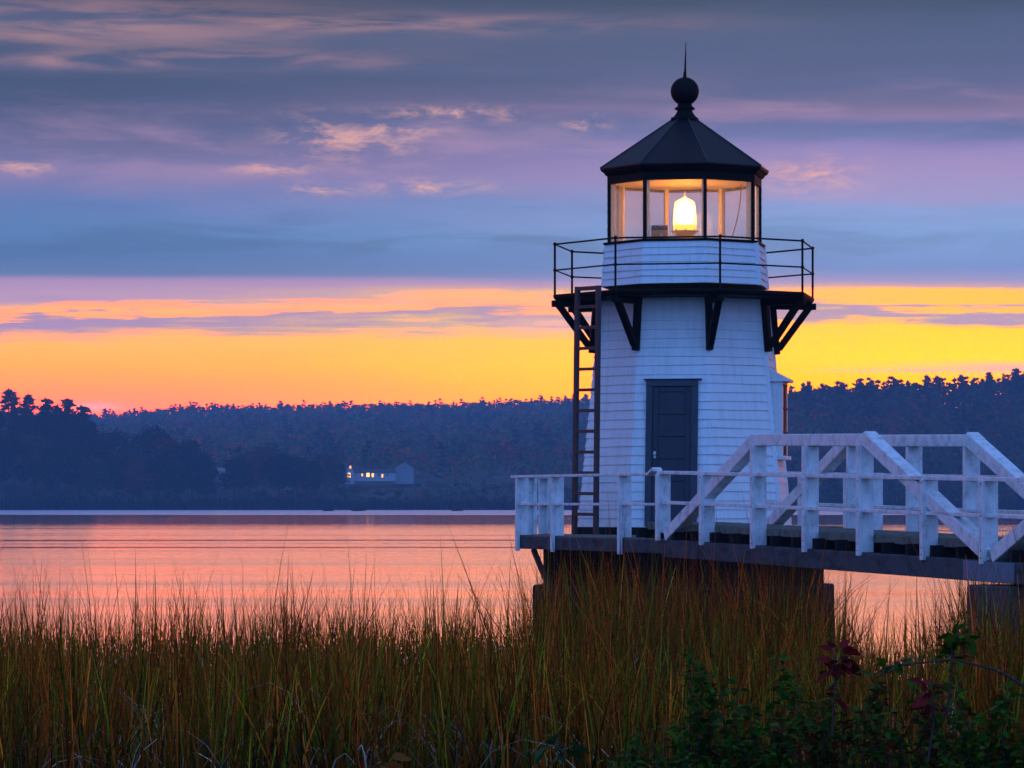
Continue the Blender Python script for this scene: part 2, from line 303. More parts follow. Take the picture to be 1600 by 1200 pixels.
def water_mat():
    m, t, b = new_mat('river_water'); L = t.t.links
    pos = t.n('ShaderNodeNewGeometry').outputs['Position']; s = t.n('ShaderNodeSeparateXYZ', {0: pos}); y = s.outputs[1]
    n1 = t.noise(t.mapv(pos, (.0022, .034, 1)), 1, 5, .62); n2 = t.noise(t.mapv(pos, (.008, .16, 1)), 1, 4, .6)
    yy = t.m('ADD', y, t.m('MULTIPLY', t.m('SUBTRACT', n1.outputs[0], .5), 160))
    calm = t.m('MULTIPLY', t.step(yy, 430, 540), t.m('SUBTRACT', 1.0, t.step(yy, 860, 930)))
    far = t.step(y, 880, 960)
    r = t.m('ADD', .155, t.m('MULTIPLY', t.m('SUBTRACT', n1.outputs[0], .5), .34)); r = t.m('ADD', r, t.m('MULTIPLY', t.m('SUBTRACT', n2.outputs[0], .5), .12))
    r = t.m('ADD', t.m('MULTIPLY', r, t.m('SUBTRACT', 1.0, calm)), t.m('MULTIPLY', calm, .06)); r = t.m('ADD', r, t.m('MULTIPLY', far, .25))
    n4 = t.noise(t.mapv(pos, (.0016, .045, 1), (3, 7, 0)), 1, 4, .6); sk = t.m('MULTIPLY', t.step(n4.outputs[0], .50, .60), t.step(y, 110, 240)); r = t.m('SUBTRACT', r, t.m('MULTIPLY', t.m('MULTIPLY', sk, .085), t.m('SUBTRACT', 1.0, far)))
    near = t.step(y, 60, 150, .75, 1.0)
    r = t.m('MULTIPLY', r, near)
    L.new(t.m('MAXIMUM', r, .02), b.inputs['Roughness'])
    L.new(t.mix(far, (.012, .012, .020), (.50, .54, .62)), b.inputs['Base Color']); b.inputs['IOR'].default_value = 1.33; b.inputs['Specular IOR Level'].default_value = .5  # far strip: brightness of reflected sky put into a pale base colour
    n3 = t.noise(t.mapv(pos, (.5, 1.6, 1)), 1, 3, .5)
    bp = t.n('ShaderNodeBump', {'Height': n3.outputs[0], 'Strength': .12, 'Distance': .05}); L.new(bp.outputs[0], b.inputs['Normal'])
    return m
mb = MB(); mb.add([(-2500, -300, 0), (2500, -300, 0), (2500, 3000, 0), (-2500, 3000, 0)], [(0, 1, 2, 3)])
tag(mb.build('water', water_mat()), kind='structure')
# ------------------------------------------------------------------ lighthouse
CX, CY = 3.125, 62.5
PM = 86.4
def zt(y): return ZC + (HY - y) / PM
LH = empty('lighthouse', (CX, CY, 0), 'white octagonal shingled lighthouse with black gallery and glowing lantern room', 'lighthouse')
TH0 = 11.9
def ang(k): return R_(TH0 + 45 * k)
def ov(k, r, z): a = ang(k); return Vector((CX + r * math.sin(a), CY - r * math.cos(a), z))
def octa(r, z): return [ov(k, r, z) for k in range(8)]
Z0, ZG, ZS = zt(823), zt(470), zt(384)
def wallR(z):
    if z < ZG: return (171 + (135.5 - 171) * (z - Z0) / (ZG - Z0)) / PM
    return (135.5 + (128 - 135.5) * (z - ZG) / (ZS - ZG)) / PM
def shingles(za, zb, n, seed):
    r = random.Random(seed); mb = MB(); dz = (zb - za) / n
    mb.rings([octa(wallR(za) - .012, za), octa(wallR(zb) - .012, zb)])
    for i in range(n):
        z0 = za + i * dz; z1 = z0 + dz * 1.02; wob = [r.uniform(-.012, .012) for _ in range(9)]; wob[8] = wob[0]
        for k in range(8):
            u = 0
            while u < 1:
                w = r.uniform(.22, .75); u1 = min(1, u + w)
                if 1 - u1 < .08: u1 = 1
                o0 = .020 + r.uniform(-.003, .004); j = r.uniform(-.003, .003)
                def P(u_, z, off): a, b = ov(k, wallR(z) + off, z), ov(k + 1, wallR(z) + off, z); return a.lerp(b, u_)
                za0 = z0 + (wob[k] * (1 - u) + wob[k + 1] * u) + j; zb0 = z0 + (wob[k] * (1 - u1) + wob[k + 1] * u1) + j
                g = .0 if u1 == 1 else .004
                a, b_, c, d = P(u, za0, o0), P(u1 - g, zb0, o0), P(u1 - g, z1, .001), P(u, z1, .001)
                e, f = P(u, za0, -.004), P(u1 - g, zb0, -.004)
                mb.add([a, b_, c, d, e, f], [(0, 1, 2, 3), (4, 5, 1, 0)])
                u = u1
    return mb
shingles(Z0, zt(466), 26, 1).build('tower_wall', WHITE, LH)
shingles(zt(450), ZS, 6, 2).build('watch_room_wall', WHITE, LH)
mb = MB()
for k in range(8):
    for za, zb in ((Z0 + .01, zt(470)), (zt(450), ZS)):
        ra, rb = wallR(za) + .016, wallR(zb) + .016; t0 = (ov(k + 1, 1, 0) - ov(k, 1, 0)).normalized(); t1 = (ov(k, 1, 0) - ov(k - 1, 1, 0)).normalized()
        if k not in (1, 2): continue
        A, B = ov(k, ra, za), ov(k, rb, zb); w = .075; nr = Vector((math.sin(ang(k)), -math.cos(ang(k)), 0)) * .022
        mb.add([A - t1 * w, A + nr, A + t0 * w, B - t1 * w, B + nr, B + t0 * w, A - t1 * w - nr * 2, A + t0 * w - nr * 2, B - t1 * w - nr * 2, B + t0 * w - nr * 2],
               [(0, 1, 4, 3), (1, 2, 5, 4), (3, 4, 5), (0, 2, 1), (6, 0, 3, 8), (2, 7, 9, 5)])
mb.build('corner_board', WHITE, LH)
# foundation
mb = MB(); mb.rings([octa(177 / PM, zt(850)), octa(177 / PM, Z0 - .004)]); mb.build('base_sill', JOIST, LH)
mb = MB(); zl = 3.25 - 133 * 60 / F; mb.rings([octa(2.62, zl - .1), octa(2.62, zt(852))]); mb.build('foundation', BRICK, LH)
mb = MB(); mb.rings([octa(2.84, -1.5), octa(2.82, zl)]); mb.build('foundation_ledge', GRANITE, LH, .03)
# gallery
zg0, zg1 = zt(477), zt(463)
mb = MB(); mb.rings([octa(2.40, zg0 + .06), octa(2.44, zg1 - .05), octa(2.44, zg1)], True, True); gal = mb.build('gallery_deck', BLACK, LH, .01)
for k in range(8):
    n = Vector((math.sin(ang(k)), -math.cos(ang(k)), 0)); sdv = Vector((math.cos(ang(k)), math.sin(ang(k)), 0))
    mb = MB(); zb = zt(553); C0 = Vector((CX, CY, 0)); r0 = wallR(zg0) ; r1 = wallR(zb)
    mb.beam(C0 + n * (r1 + .06) + Vector((0, 0, zb)), C0 + n * (r0 + .065) + Vector((0, 0, zg0 + .055)), .115, .115, sdv)
    mb.beam(C0 + n * (r1 + .10) + Vector((0, 0, zb + .10)), C0 + n * 2.34 + Vector((0, 0, zg0 - .02)), .112, .11, sdv)
    mb.beam(C0 + n * (r0 + .01) + Vector((0, 0, zg0)), C0 + n * 2.46 + Vector((0, 0, zg0)), .12, .115, sdv)
    mb.build('gallery_bracket', BLACK, LH, .008)
RL = empty('gallery_railing', (CX, CY, zg1), parent=LH)
zr, zm = ZC + 4.63, ZC + 4.165; RR = 208 / PM
for k in range(8):
    mb = MB(); p = ov(k, RR, 0); mb.tube([(p.x, p.y, zg1 - .02), (p.x, p.y, zr + .005)], .020, 8); q = MB()
    mb.lathe(p.x, p.y, [(.004, zr - .03), (.026, zr - .018), (.033, zr + .005), (.026, zr + .028), (.004, zr + .038)], 10)
    mb.lathe(p.x, p.y, [(.018, zm - .03), (.03, zm - .015), (.03, zm + .015), (.018, zm + .03)], 10)
    o = mb.build('railing_post', IRON); o.parent = RL; o.matrix_parent_inverse = Matrix.Translation(-Vector((CX, CY, zg1)))
for z_, nm, rr in ((zr, 'top_rail', .016), (zm, 'middle_rail', .014)):
    mb = MB()
    for k in range(8): mb.tube([ov(k, RR, z_), ov(k + 1, RR, z_)], rr, 6)
    o = mb.build(nm, IRON); o.parent = RL; o.matrix_parent_inverse = Matrix.Translation(-Vector((CX, CY, zg1)))
RL.matrix_parent_inverse = Matrix.Translation(-LH.location)
# lantern
zlb, zlt = zt(385), zt(289)
mb = MB(); mb.rings([octa(130.5 / PM, ZS - .012), octa(131.5 / PM, ZS + .03), octa(124 / PM, zlb + .05)]); mb.build('lantern_sill', BLACK, LH, .004)
RLN = 121.8 / PM
for k in range(8):
    n = Vector((math.sin(ang(k)), -math.cos(ang(k)), 0)); sdv = Vector((math.cos(ang(k)), math.sin(ang(k)), 0)); p = Vector((CX, CY, 0)) + n * RLN
    mb = MB(); mb.box((p.x, p.y, (zlb + zlt) / 2 + .03), sdv * .024, n * .024, Vector((0, 0, (zlt - zlb) / 2 + .03)))
    for q in range(7):
        zz = zlb + .12 + q * (zlt - zlb - .2) / 6; c = p + n * .026; mb.box((c.x, c.y, zz), sdv * .012, n * .006, Vector((0, 0, .012)))
    mu = mb.build('mullion', BLACK, LH)
    mb = MB(); c = p - n * .075; mb.box((c.x, c.y, (zlb + zlt) / 2 + .03), sdv * .034, n * .044, Vector((0, 0, (zlt - zlb) / 2 + .02))); o = mb.build('inner_post', CREAM, mu)
    a, b = ov(k, RLN - .02, 0), ov(k + 1, RLN - .02, 0); d = (b - a).normalized(); nn = Vector((d.y, -d.x, 0)); mid = (a + b) / 2
    mb = MB(); mb.box((mid.x, mid.y, (zlb + zlt) / 2 + .04), d * ((b - a).length / 2 - .034), nn * .003, Vector((0, 0, (zlt - zlb) / 2 + .015))); mb.build('lantern_pane', GLASS, LH)
mb = MB(); mb.rings([octa(118 / PM, zlt + .03), octa(118 / PM, zlt + .05)]); mb.build('lantern_ceiling', CREAM, LH)
mb = MB(); mb.rings([octa(112 / PM, zlb + .052), octa(112 / PM, zlb + .07)]); mb.build('lantern_floor', CREAM, LH)
mb = MB(); mb.rings([octa(119 / PM, zlt - .02), octa(124.5 / PM, zlt - .02), octa(124.5 / PM, zt(278.5)), octa(128 / PM, zt(276.5)), octa(130.5 / PM, zt(272.5)), octa(134 / PM, zt(271)), octa(135.3 / PM, zt(268))], False, True); mb.build('lantern_cornice', BLACK, LH)
mb = MB(); mb.rings([octa(136 / PM, zt(267.9)), octa(136 / PM, zt(266)), octa(22 / PM, zt(189))]); rf = mb.build('lantern_roof', ROOF, LH)
mb = MB()
for k in range(8): mb.tube([ov(k, 136 / PM, zt(265.5)), ov(k, 22 / PM, zt(188.6))], .014, 6)
mb.build('roof_rib', plain('pale_hip_metal', (.02, .019, .025), .5), rf)  # ribs in a paler metal than the roof slabs
def pz(y): return zt(y)
mb = MB(); mb.rings([octa(22.6 / PM, pz(190)), octa(22.6 / PM, pz(185)), octa(20 / PM, pz(183.5))]); prof = [(19, 184), (15.5, 180), (12.5, 175), (11.5, 172.5), (15.5, 171.5), (16, 169), (13.5, 167.5), (11.5, 166), (11, 162)]
mb.lathe(CX, CY, [(r / PM, pz(y)) for r, y in prof], 24)
cb = 142.9; mb.lathe(CX, CY, [(max(.02, 22.2 / PM * math.cos(q)), pz(cb) + 22.2 / PM * math.sin(q)) for q in [R_(-66 + i * 156 / 20) for i in range(21)]], 32)
fin = mb.build('roof_finial', BLACK, LH)
for p in fin.data.polygons: p.use_smooth = len(p.vertices) == 4
mb = MB(); mb.tube([(CX, CY, pz(124)), (CX, CY, pz(121)), (CX + .002, CY, pz(114)), (CX + .006, CY, pz(111)), (CX + .02, CY, pz(66))], [.055, .034, .028, .02, .004], 8); mb.build('lightning_spike', BLACK, fin)
# door on the front face (between vertices 7 and 0)
fa = R_(TH0 - 22.5); fn = Vector((math.sin(fa), -math.cos(fa), 0)); fu = Vector((math.cos(fa), math.sin(fa), 0))
def wp(u, z, off): ap = wallR(z) * math.cos(R_(22.5)) + off; return Vector((CX, CY, z)) + fn * ap + fu * u
vup = (wp(0, 4, 0) - wp(0, 3, 0)).normalized(); vn = fu.cross(vup).normalized(); vn = vn if vn.dot(fn) > 0 else -vn
def dbox(mb, u0, u1, z0, z1, o0, o1):
    c = (wp((u0 + u1) / 2, (z0 + z1) / 2, 0)) + vn * ((o0 + o1) / 2); mb.box(c, fu * ((u1 - u0) / 2), vup * ((z1 - z0) / 2 / vup.z), vn * ((o1 - o0) / 2))
zd0, zd1 = zt(821), zt(608.5); DW = .345
mb = MB(); dbox(mb, -DW - .115, -DW, zd0, zd1, -.02, .075); dbox(mb, DW, DW + .115, zd0, zd1, -.02, .075); dbox(mb, -DW - .115, DW + .115, zd1, zd1 + .11, -.02, .078); dbox(mb, -DW - .16, DW + .18, zd1 + .11, zd1 + .13, -.02, .10)
door = None
mb2 = MB(); dbox(mb2, -DW, DW, zd0, zd1, -.02, .026); door = mb2.build('door', DOORM, LH)
mb.build('door_frame', TRIMD, door, .004)
mb = MB(); dbox(mb, -DW + .002, -DW + .105, zd0, zd1 - .002, .02, .044); dbox(mb, DW - .105, DW - .002, zd0, zd1 - .002, .02, .044)
nz = 7
for i in range(nz):
    zz = zd0 + .05 + i * (zd1 - zd0 - .10) / (nz - 1); dbox(mb, -DW + .106, DW - .106, zz - .05, zz + .05, .02, .043)
mb.build('door_rail', DOORM, door, .006)
mb = MB(); c = wp(-DW + .05, zt(712), 0) + vn * .07; mb.lathe(c.x, c.y, [(.005, c.z - .03), (.024, c.z - .018), (.03, c.z), (.024, c.z + .018), (.005, c.z + .03)], 10); dbox(mb, -DW + .03, -DW + .07, zt(712) - .07, zt(712) + .05, .044, .05); mb.build('door_knob', KNOB, door)
# window on the right-hand face
wa = R_(TH0 + 67.5); wn = Vector((math.sin(wa), -math.cos(wa), 0)); wu = Vector((math.cos(wa), math.sin(wa), 0))
def wq(u, z, ap): return Vector((CX, CY, z)) + wn * ap + wu * u
zw0, zw1 = zt(713), zt(603); apo = wallR(zw0) * math.cos(R_(22.5)) + .11; WH = .36
mb = MB()
def wbox(mb, u0, u1, z0, z1, a0, a1): mb.box(wq((u0 + u1) / 2, (z0 + z1) / 2, (a0 + a1) / 2), wu * (u1 - u0) / 2, wn * (a1 - a0) / 2, Vector((0, 0, (z1 - z0) / 2)))
wbox(mb, -WH - .07, -WH, zw0, zw1, apo - .34, apo + .0); wbox(mb, WH, WH + .07, zw0, zw1, apo - .34, apo); wbox(mb, -WH - .07, WH + .07, zw1, zw1 + .05, apo - .34, apo)
win = mb.build('window', WHITE, LH, .004)
mb = MB(); wbox(mb, -WH, WH, zw0, zw1, apo - .30, apo - .012); mb.build('window_pane', DPANE, win)
mb = MB()
for q in range(4): zz = zw0 + (zw1 - zw0) * q / 3; wbox(mb, -WH, WH, zz - .016, zz + .016, apo - .02, apo + .008)
wbox(mb, -.014, .014, zw0, zw1, apo - .02, apo + .006); mb.build('window_sash', BLACK, win)
mb = MB(); wbox(mb, -WH - .1, WH + .1, zw0 - .07, zw0, apo - .28, apo + .06); mb.build('window_sill', WHITE, win, .006)
mb = MB(); zh0, zh1 = zw1 + .055, zt(577); ap1 = wallR(zh1) * math.cos(R_(22.5))
mb.rings([[wq(-WH - .12, zh0, ap1 - .05), wq(WH + .12, zh0, ap1 - .05), wq(WH + .12, zh1, ap1 - .03), wq(-WH - .12, zh1, ap1 - .03)], [wq(-WH - .12, zh0, apo + .10), wq(WH + .12, zh0, apo + .10), wq(WH + .12, zh0 + .05, apo + .10), wq(-WH - .12, zh0 + .05, apo + .10)]]); mb.build('window_hood', WHITE, win)
# lamp, sign and cable in the lantern
LP = empty('beacon_lamp', (CX, CY, zlb + .07), 'bright glowing glass beacon lamp standing in the middle of the lantern room', 'lamp')
zb_ = zt(361)
mb = MB(); mb.lathe(CX, CY, [(.06, zlb + .072), (.11, zlb + .078), (.16, zt(368)), (.215, zt(364)), (.24, zt(362.5)), (.24, zt(361))], 24)
for q in range(8): a = q * math.pi / 4; mb.lathe(CX + .235 * math.cos(a), CY + .235 * math.sin(a), [(.012, zt(362)), (.016, zt(360.5)), (.008, zt(359))], 6)
mb.build('lamp_base', BRASS, LP)
mb = MB(); mb.lathe(CX, CY, [(17.5 / PM, zb_ + .004), (18 / PM, zt(352))], 24); mb.build('lens_base', LENS2, LP, 0, True)
prof_ = [(18, 352), (17.9, 346), (17.2, 335), (16.3, 325), (15, 316), (9, 312), (4, 310), (.8, 307), (.6, 299)]
mb = MB(); mb.lathe(CX, CY, [(r / PM, zt(y) + (.002 if i_ == 0 else 0)) for i_, (r, y) in enumerate(prof_)], 28); shell = mb.build('lens_shell', SHELL, LP, 0, True)  # outer shell added around the glowing core for a soft amber halo
mb = MB(); mb.lathe(CX, CY, [(2 / PM, zt(352) + .006), (9 / PM, zt(350)), (13.5 / PM, zt(343)), (13.8 / PM, zt(334)), (12.5 / PM, zt(324)), (9 / PM, zt(317)), (3 / PM, zt(313))], 24); mb.build('lens', LENS, LP, 0, True)
a, b = ov(7, RLN - .06, 0), ov(8, RLN - .06, 0); d = (b - a).normalized(); nn = Vector((d.y, -d.x, 0))
SG = empty('caution_sign', (a + d * .25), 'small caution notice with red heading and tan field inside the lantern glass', 'sign')
def sgb(mb, u0, u1, z0, z1, o0, o1): c = a + d * ((u0 + u1) / 2) + nn * ((o0 + o1) / 2); mb.box((c.x, c.y, (z0 + z1) / 2), d * (u1 - u0) / 2, nn * (o1 - o0) / 2, Vector((0, 0, (z1 - z0) / 2)))
u0, u1 = .085, .385; zs0, zs1, zsm = ZC + 4.69, ZC + 4.92, ZC + 4.84
mb = MB(); sgb(mb, u0, u1, zs0, zs1, -.012, -.004); mb.build('sign_board', SIGNY, SG)
mb = MB(); sgb(mb, u0 + .004, u1 - .004, zsm, zs1 - .003, -.004, 0); mb.build('sign_heading', SIGNR, SG)
fc = bpy.data.curves.new('sign_text', 'FONT'); fc.body = 'CAUTION'; fc.size = .068; fc.align_x = 'CENTER'; fc.align_y = 'CENTER'; fc.extrude = .001
dg = bpy.context.evaluated_depsgraph_get(); ft = bpy.data.objects.new('tmp', fc); COL.objects.link(ft); bpy.context.view_layer.update()
tm = bpy.data.meshes.new_from_object(ft.evaluated_get(bpy.context.evaluated_depsgraph_get())); bpy.data.objects.remove(ft)
c = a + d * ((u0 + u1) / 2) + nn * .0015; Mx = Matrix(((d.x, 0, nn.x, c.x), (d.y, 0, nn.y, c.y), (0, 1, 0, (zsm + zs1) / 2), (0, 0, 0, 1))); tm.transform(Mx)
o = bpy.data.objects.new('sign_text', tm); COL.objects.link(o); tm.materials.clear(); tm.materials.append(SIGNT); attach(o, SG)
mb = MB(); um = (u0 + u1) / 2 + .03   # little running-figure symbol on the tan field
for (p, q, w) in (((0, .085), (0, .055), .02), ((0, .055), (-.035, .02), .010), ((0, .055), (.035, .02), .010), ((-.03, .075), (.03, .07), .009)):
    mb.beam(a + d * (um + p[0]) + nn * -.002 + Vector((0, 0, zs0 + p[1])), a + d * (um + q[0]) + nn * -.002 + Vector((0, 0, zs0 + q[1])), .006, w, nn)
mb.build('sign_symbol', SIGNT, SG)
mb = MB(); p = ov(1, RLN - .22, 0); pts = [Vector((p.x - .02 - .17 * q * q, p.y + .02, zlt - .05 - (zlt - zlb - .15) * q)) for q in [i / 10 for i in range(11)]]; mb.tube(pts, .010, 6)
tag(mb.build('lamp_cable', IRON), 'thin dark cable hanging by the right-hand lantern post', 'cable')
# ------------------------------------------------------------------ footbridge and landing
P0 = Vector((-.5375, 61.09, 0)); AX = Vector((.3616, -.9323, 0)); BX = Vector((.9323, .3616, 0)); UZ = Vector((0, 0, 1))
def s_of(px): u = (px - 800) / F; return (u * 61.09 + .5375) / (.3616 + .9323 * u)
def zb(s): return -.577 - .0163 * (s - s_of(1035))
def B(s, w, dz): p = P0 + AX * s + BX * w; p.z = ZC + zb(s) + dz; return p
def PL(s, w, z): p = P0 + AX * s + BX * w; p.z = ZC + z; return p
FB = empty('footbridge', B(12, .9, -.3), 'white timber truss footbridge with handrails leading from shore to the lighthouse', 'footbridge')
WB = 1.79
S0 = s_of(1036); SPAN = s_of(1546) - S0
PXS = [1098, 1178, 1259, 1344, 1444, 1537]
def child(mb, name, mat, root, part, bev=.008):
    o = mb.build(name, mat, None, bev); o.parent = part; o.matrix_parent_inverse = Matrix.Translation(-part.location) if part.type == 'EMPTY' else Matrix()
    return o
def truss(off, w0, sg, lab, last):
    """one truss: w0 is its outer plane, sg +1 when the inside lies toward +w"""
    T_ = empty('truss', B(S0 + off, w0, 0)); T_.parent = FB; T_.matrix_parent_inverse = Matrix.Translation(-FB.location); T_['label'] = lab
    w = lambda q: w0 + sg * q
    sA, sB = S0 + off, S0 + SPAN + off
    mb = MB(); mb.beam(B(sA + .01, w(.11), -.137), B(sB, w(.11), -.137), .22, .27, BX); child(mb, 'bottom_beam', BEAM, FB, T_, .012)
    ss_ = [s_of(p) + off for p in PXS]
    if sg < 0: ss_[1] -= .17
    for i, s in enumerate(ss_):
        hi = 1.46 if i in (1, 2, 3) else 1.02
        mb = MB(); mb.beam(B(s, w(-.018), -.045), B(s, w(-.018), hi), .06, .088, BX)
        mb.beam(B(s + .004, w(.100), .002), B(s + .004, w(.100), hi),   .172, .080, BX); nb_ = len(mb.f)
        for dz in (.03, .12, .57, .98): mb.box(B(s + .012, w(-.05), dz), AX * .009, BX * .006, UZ * .009)
        o = child(mb, 'truss_post', RAILW, FB, T_, .004); o.data.materials.append(RUST)
        for p_ in list(o.data.polygons)[nb_:]: p_.material_index = 1
    sC, sD = ss_[1] - .06, ss_[3] + .10
    mb = MB(); mb.beam(B(sC, w(.10), 1.545), B(sD - .06, w(.10), 1.545), .20, .172, BX); child(mb, 'top_chord', RAILW, FB, T_, .01)
    mb = MB(); mb.beam(B(sA + .02, w(.10), .06), B(sC + .02, w(.10), 1.56), .19, .19, BX); child(mb, 'diagonal_brace', RAILW, FB, T_, .01)
    mb = MB(); mb.beam(B(sD - .05, w(.10), 1.57), B(sB - .10, w(.10), .06), .20, .19, BX); child(mb, 'diagonal_brace', RAILW, FB, T_, .01)
    mb = MB(); p = B(sD - .01, w(.10), 1.655); dirv = (B(sB - .1, w(.1), .06) - B(sD - .05, w(.1), 1.57)).normalized(); upv = BX.cross(dirv).normalized(); upv = upv if upv.z > 0 else -upv
    mb.box(B(sD + .06, w(.10), 1.50) + upv * .115, dirv * .12, BX * .085, upv * .012); child(mb, 'chord_cap', RAILW, FB, T_, .003)
    sR0 = sA - (.25 if off == 0 else .0); sR1 = sB + (.0 if not last else 0)
    mb = MB(); mb.beam(B(sR0, w(.06), 1.04), B(sR1, w(.06), 1.04), .16, .055, BX); child(mb, 'handrail', RAILW, FB, T_, .006)
    mb = MB(); mb.beam(B(sR0 + .2, w(.06), .575), B(sR1, w(.06), .575), .12, .05, BX); child(mb, 'middle_rail', RAILW, FB, T_, .005)
truss(0, 0, 1, 'outer truss of the first span beside the lighthouse', False); truss(SPAN, 0, 1, 'outer truss of the second span near the shore', True)
truss(0, WB, -1, 'inner truss of the first span beside the lighthouse', False); truss(SPAN, WB, -1, 'inner truss of the second span near the shore', True)
sE = S0 + 2 * SPAN
r = random.Random(3); mb = MB(); s = s_of(990)
while s < sE:
    wd = r.uniform(.13, .15); dzj = r.uniform(-.003, .003); mb.beam(B(s + wd / 2, .24 + r.uniform(-.004, .004), .205 + dzj), B(s + wd / 2, WB - .24 + r.uniform(-.01, .01), .205 + dzj), wd - .008, .085, AX); s += wd
sq = s_of(992)
while sq < sE:
    lq = r.uniform(2.2, 3.6); zq = r.uniform(-.008, .008); mb.beam(B(sq, .205, .19 + zq), B(min(sE, sq + lq), .205, .19 + zq + r.uniform(-.006, .006)), .05, .105, BX); sq += lq + .006
mb.build('deck_plank', DECK, FB, .004)
mb = MB()
for q in range(int((sE - S0 + .8) / .7)):
    s = s_of(990) + .1 + q * .7; mb.beam(B(s, .02, .08), B(s, WB - .02, .08), .09, .150, AX)
for w_ in (.5, .9, 1.3): mb.beam(B(s_of(990), w_, -.1), B(sE, w_, -.1), .12, .2, BX)
mb.beam(B(s_of(990), .42, .05), B(sE, .42, .05), .05, .19, BX)
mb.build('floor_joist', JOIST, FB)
for o_ in (0, SPAN):
    for w_ in (-.012, WB + .012):
        mb = MB(); sj = S0 + SPAN + o_; sg = -1 if w_ < 0 else 1
        mb.box(B(sj, w_, -.137), AX * .66 + UZ * (-.0163 * .66), BX * .010, UZ * .128)
        for ds in (-.6, -.42, -.15, .12, .38, .6):
            for dz in (-.09, .08): mb.box(B(sj + ds, w_ + sg * .012, -.137 + dz), AX * .016, BX * .006, UZ * .016)
        mb.build('splice_plate', PLATE, FB, .003)
# threshold deck between bridge and door
mb = MB(); sT0, sT1 = s_of(990), s_of(1100)
for q in range(16): mb.beam(PL(sT0 + .03 + q * .14, WB - .2, -.40), PL(sT0 + .03 + q * .14, 2.6, -.40), .13, .06, AX)
mb.build('threshold_plank', DECK, FB, .004)
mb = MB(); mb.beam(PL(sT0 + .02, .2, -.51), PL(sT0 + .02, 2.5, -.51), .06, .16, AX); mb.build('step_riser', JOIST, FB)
PR = empty('stone_pier', B(S0 + SPAN + .1, WB / 2, -3), 'grey granite block pier under the footbridge joint in the marsh', 'pier')
for i in range(4):
    mb = MB(); zt_ = -.30 - i * .62; g = .02 * (i % 2)
    mb.box(B(S0 + SPAN + .15, WB / 2, 0) * 1 + UZ * (zt_ - .31), AX * (.55 - g), BX * (WB / 2 + .12 - g), UZ * .305); mb.build('granite_block', PIERM, PR, .03)
# landing platform
sL = s_of(808); LN = empty('landing_platform', PL(sL + 2, .7, -.7), 'grey plank landing with white railing in front of the lighthouse', 'platform')
ft_, fb_ = -.575, -.80
lc = Vector((.577 + .05, 62.3, 0)); far_l = ((lc - P0).dot(AX), (lc - P0).dot(BX))
s1 = s_of(1036)
mb = MB(); mb.beam(PL(sL + .05, .05, (ft_ + fb_) / 2), PL(s1, .05, (ft_ + fb_) / 2), .09, ft_ - fb_ - .01, BX); mb.build('front_beam', BEAM, LN, .01)
mb = MB(); A_, B_ = PL(sL + .09, .02, (ft_ + fb_) / 2), PL(far_l[0], far_l[1], (ft_ + fb_) / 2); mb.beam(A_, B_, .09, ft_ - fb_ - .012, AX)
mb.beam(PL(far_l[0], far_l[1], -.69), PL(far_l[0] + 1.2, far_l[1] + .6, -.69), .09, .2, BX); mb.build('side_beam', BEAM, LN, .01)
mb = MB()
for i in range(28):
    q0, q1 = i / 28, (i + .93) / 28; s_a0, s_a1 = sL + .06 + (s1 - sL - .06) * q0, sL + .06 + (s1 - sL - .06) * q1
    e0, e1 = far_l[0] + (s1 - far_l[0] + 0) * q0, far_l[0] + (s1 - far_l[0]) * q1; zz = ft_ + .012
    ww = far_l[1] + (1.95 - far_l[1]) * min(1, q0 * 3)
    p = [PL(s_a0, .03, zz), PL(s_a1, .03, zz), PL(e1, ww, zz), PL(e0, ww, zz)]; lo = [v - UZ * .05 for v in p]; mb.rings([p, lo][::-1])
mb.build('platform_plank', DECK, LN)
def post2(s, w, zbot, ztop, dwn=True):
    mb = MB()
    mb.beam(PL(s, w - .04, zbot), PL(s, w - .04, ztop), .06, .088, BX); mb.beam(PL(s + .004, w + .07, ft_ + .015), PL(s + .004, w + .07, ztop), .155, .08, BX); mb.build('railing_post', RAILW, LN, .006)
for px_ in (812, 867, 972): post2(s_of(px_), .0, fb_ - .03, .42)
mb = MB(); s = s_of(1031); mb.beam(PL(s, -.035, ft_ - .02), PL(s, -.035, .44), .06, .09, BX); mb.beam(PL(s + .003, .08, ft_ + .1), PL(s + .003, .08, .47), .17, .085, BX); mb.build('railing_post', RAILW, LN, .006)
for q in (.42, .9):
    s_, w_ = sL + .09 + (far_l[0] - sL - .09) * q, far_l[1] * q; mb = MB()
    mb.beam(PL(s_ - .05, w_, ft_), PL(s_ - .05, w_, .42), .17, .055, BX); mb.beam(PL(s_ + .02, w_ + .07, ft_ + .02), PL(s_ + .02, w_ + .07, .42), .06, .07, BX); mb.build('railing_post', RAILW, LN, .006)
mb = MB(); mb.beam(PL(sL - .12, .0, .443), PL(s_of(1018), .0, .443), .16, .045, BX)
mb.beam(PL(s_of(1017), .0, .44), PL(s_of(1026), .0, .53), .15, .045, BX); mb.beam(PL(s_of(1025), .0, .525), PL(S0 - .2, .0, .50), .15, .045, BX)
mb.beam(PL(sL, .07, .442), PL(far_l[0], far_l[1], .442), .14, .044, AX); mb.build('handrail', RAILW, LN, .006)
mb = MB(); mb.beam(PL(sL + .05, .03, -.03), PL(s_of(1030), .03, -.03), .10, .042, BX); mb.beam(PL(sL + .05, .06, -.03), PL(far_l[0], far_l[1], -.03), .1, .04, AX); mb.build('middle_rail', RAILW, LN, .005)
mb = MB(); mb.beam(PL(s_of(825), .10, fb_), PL(s_of(825) + .9, .36, -2.2), .075, .075, BX); mb.build('brace_rod', RUST, LN)
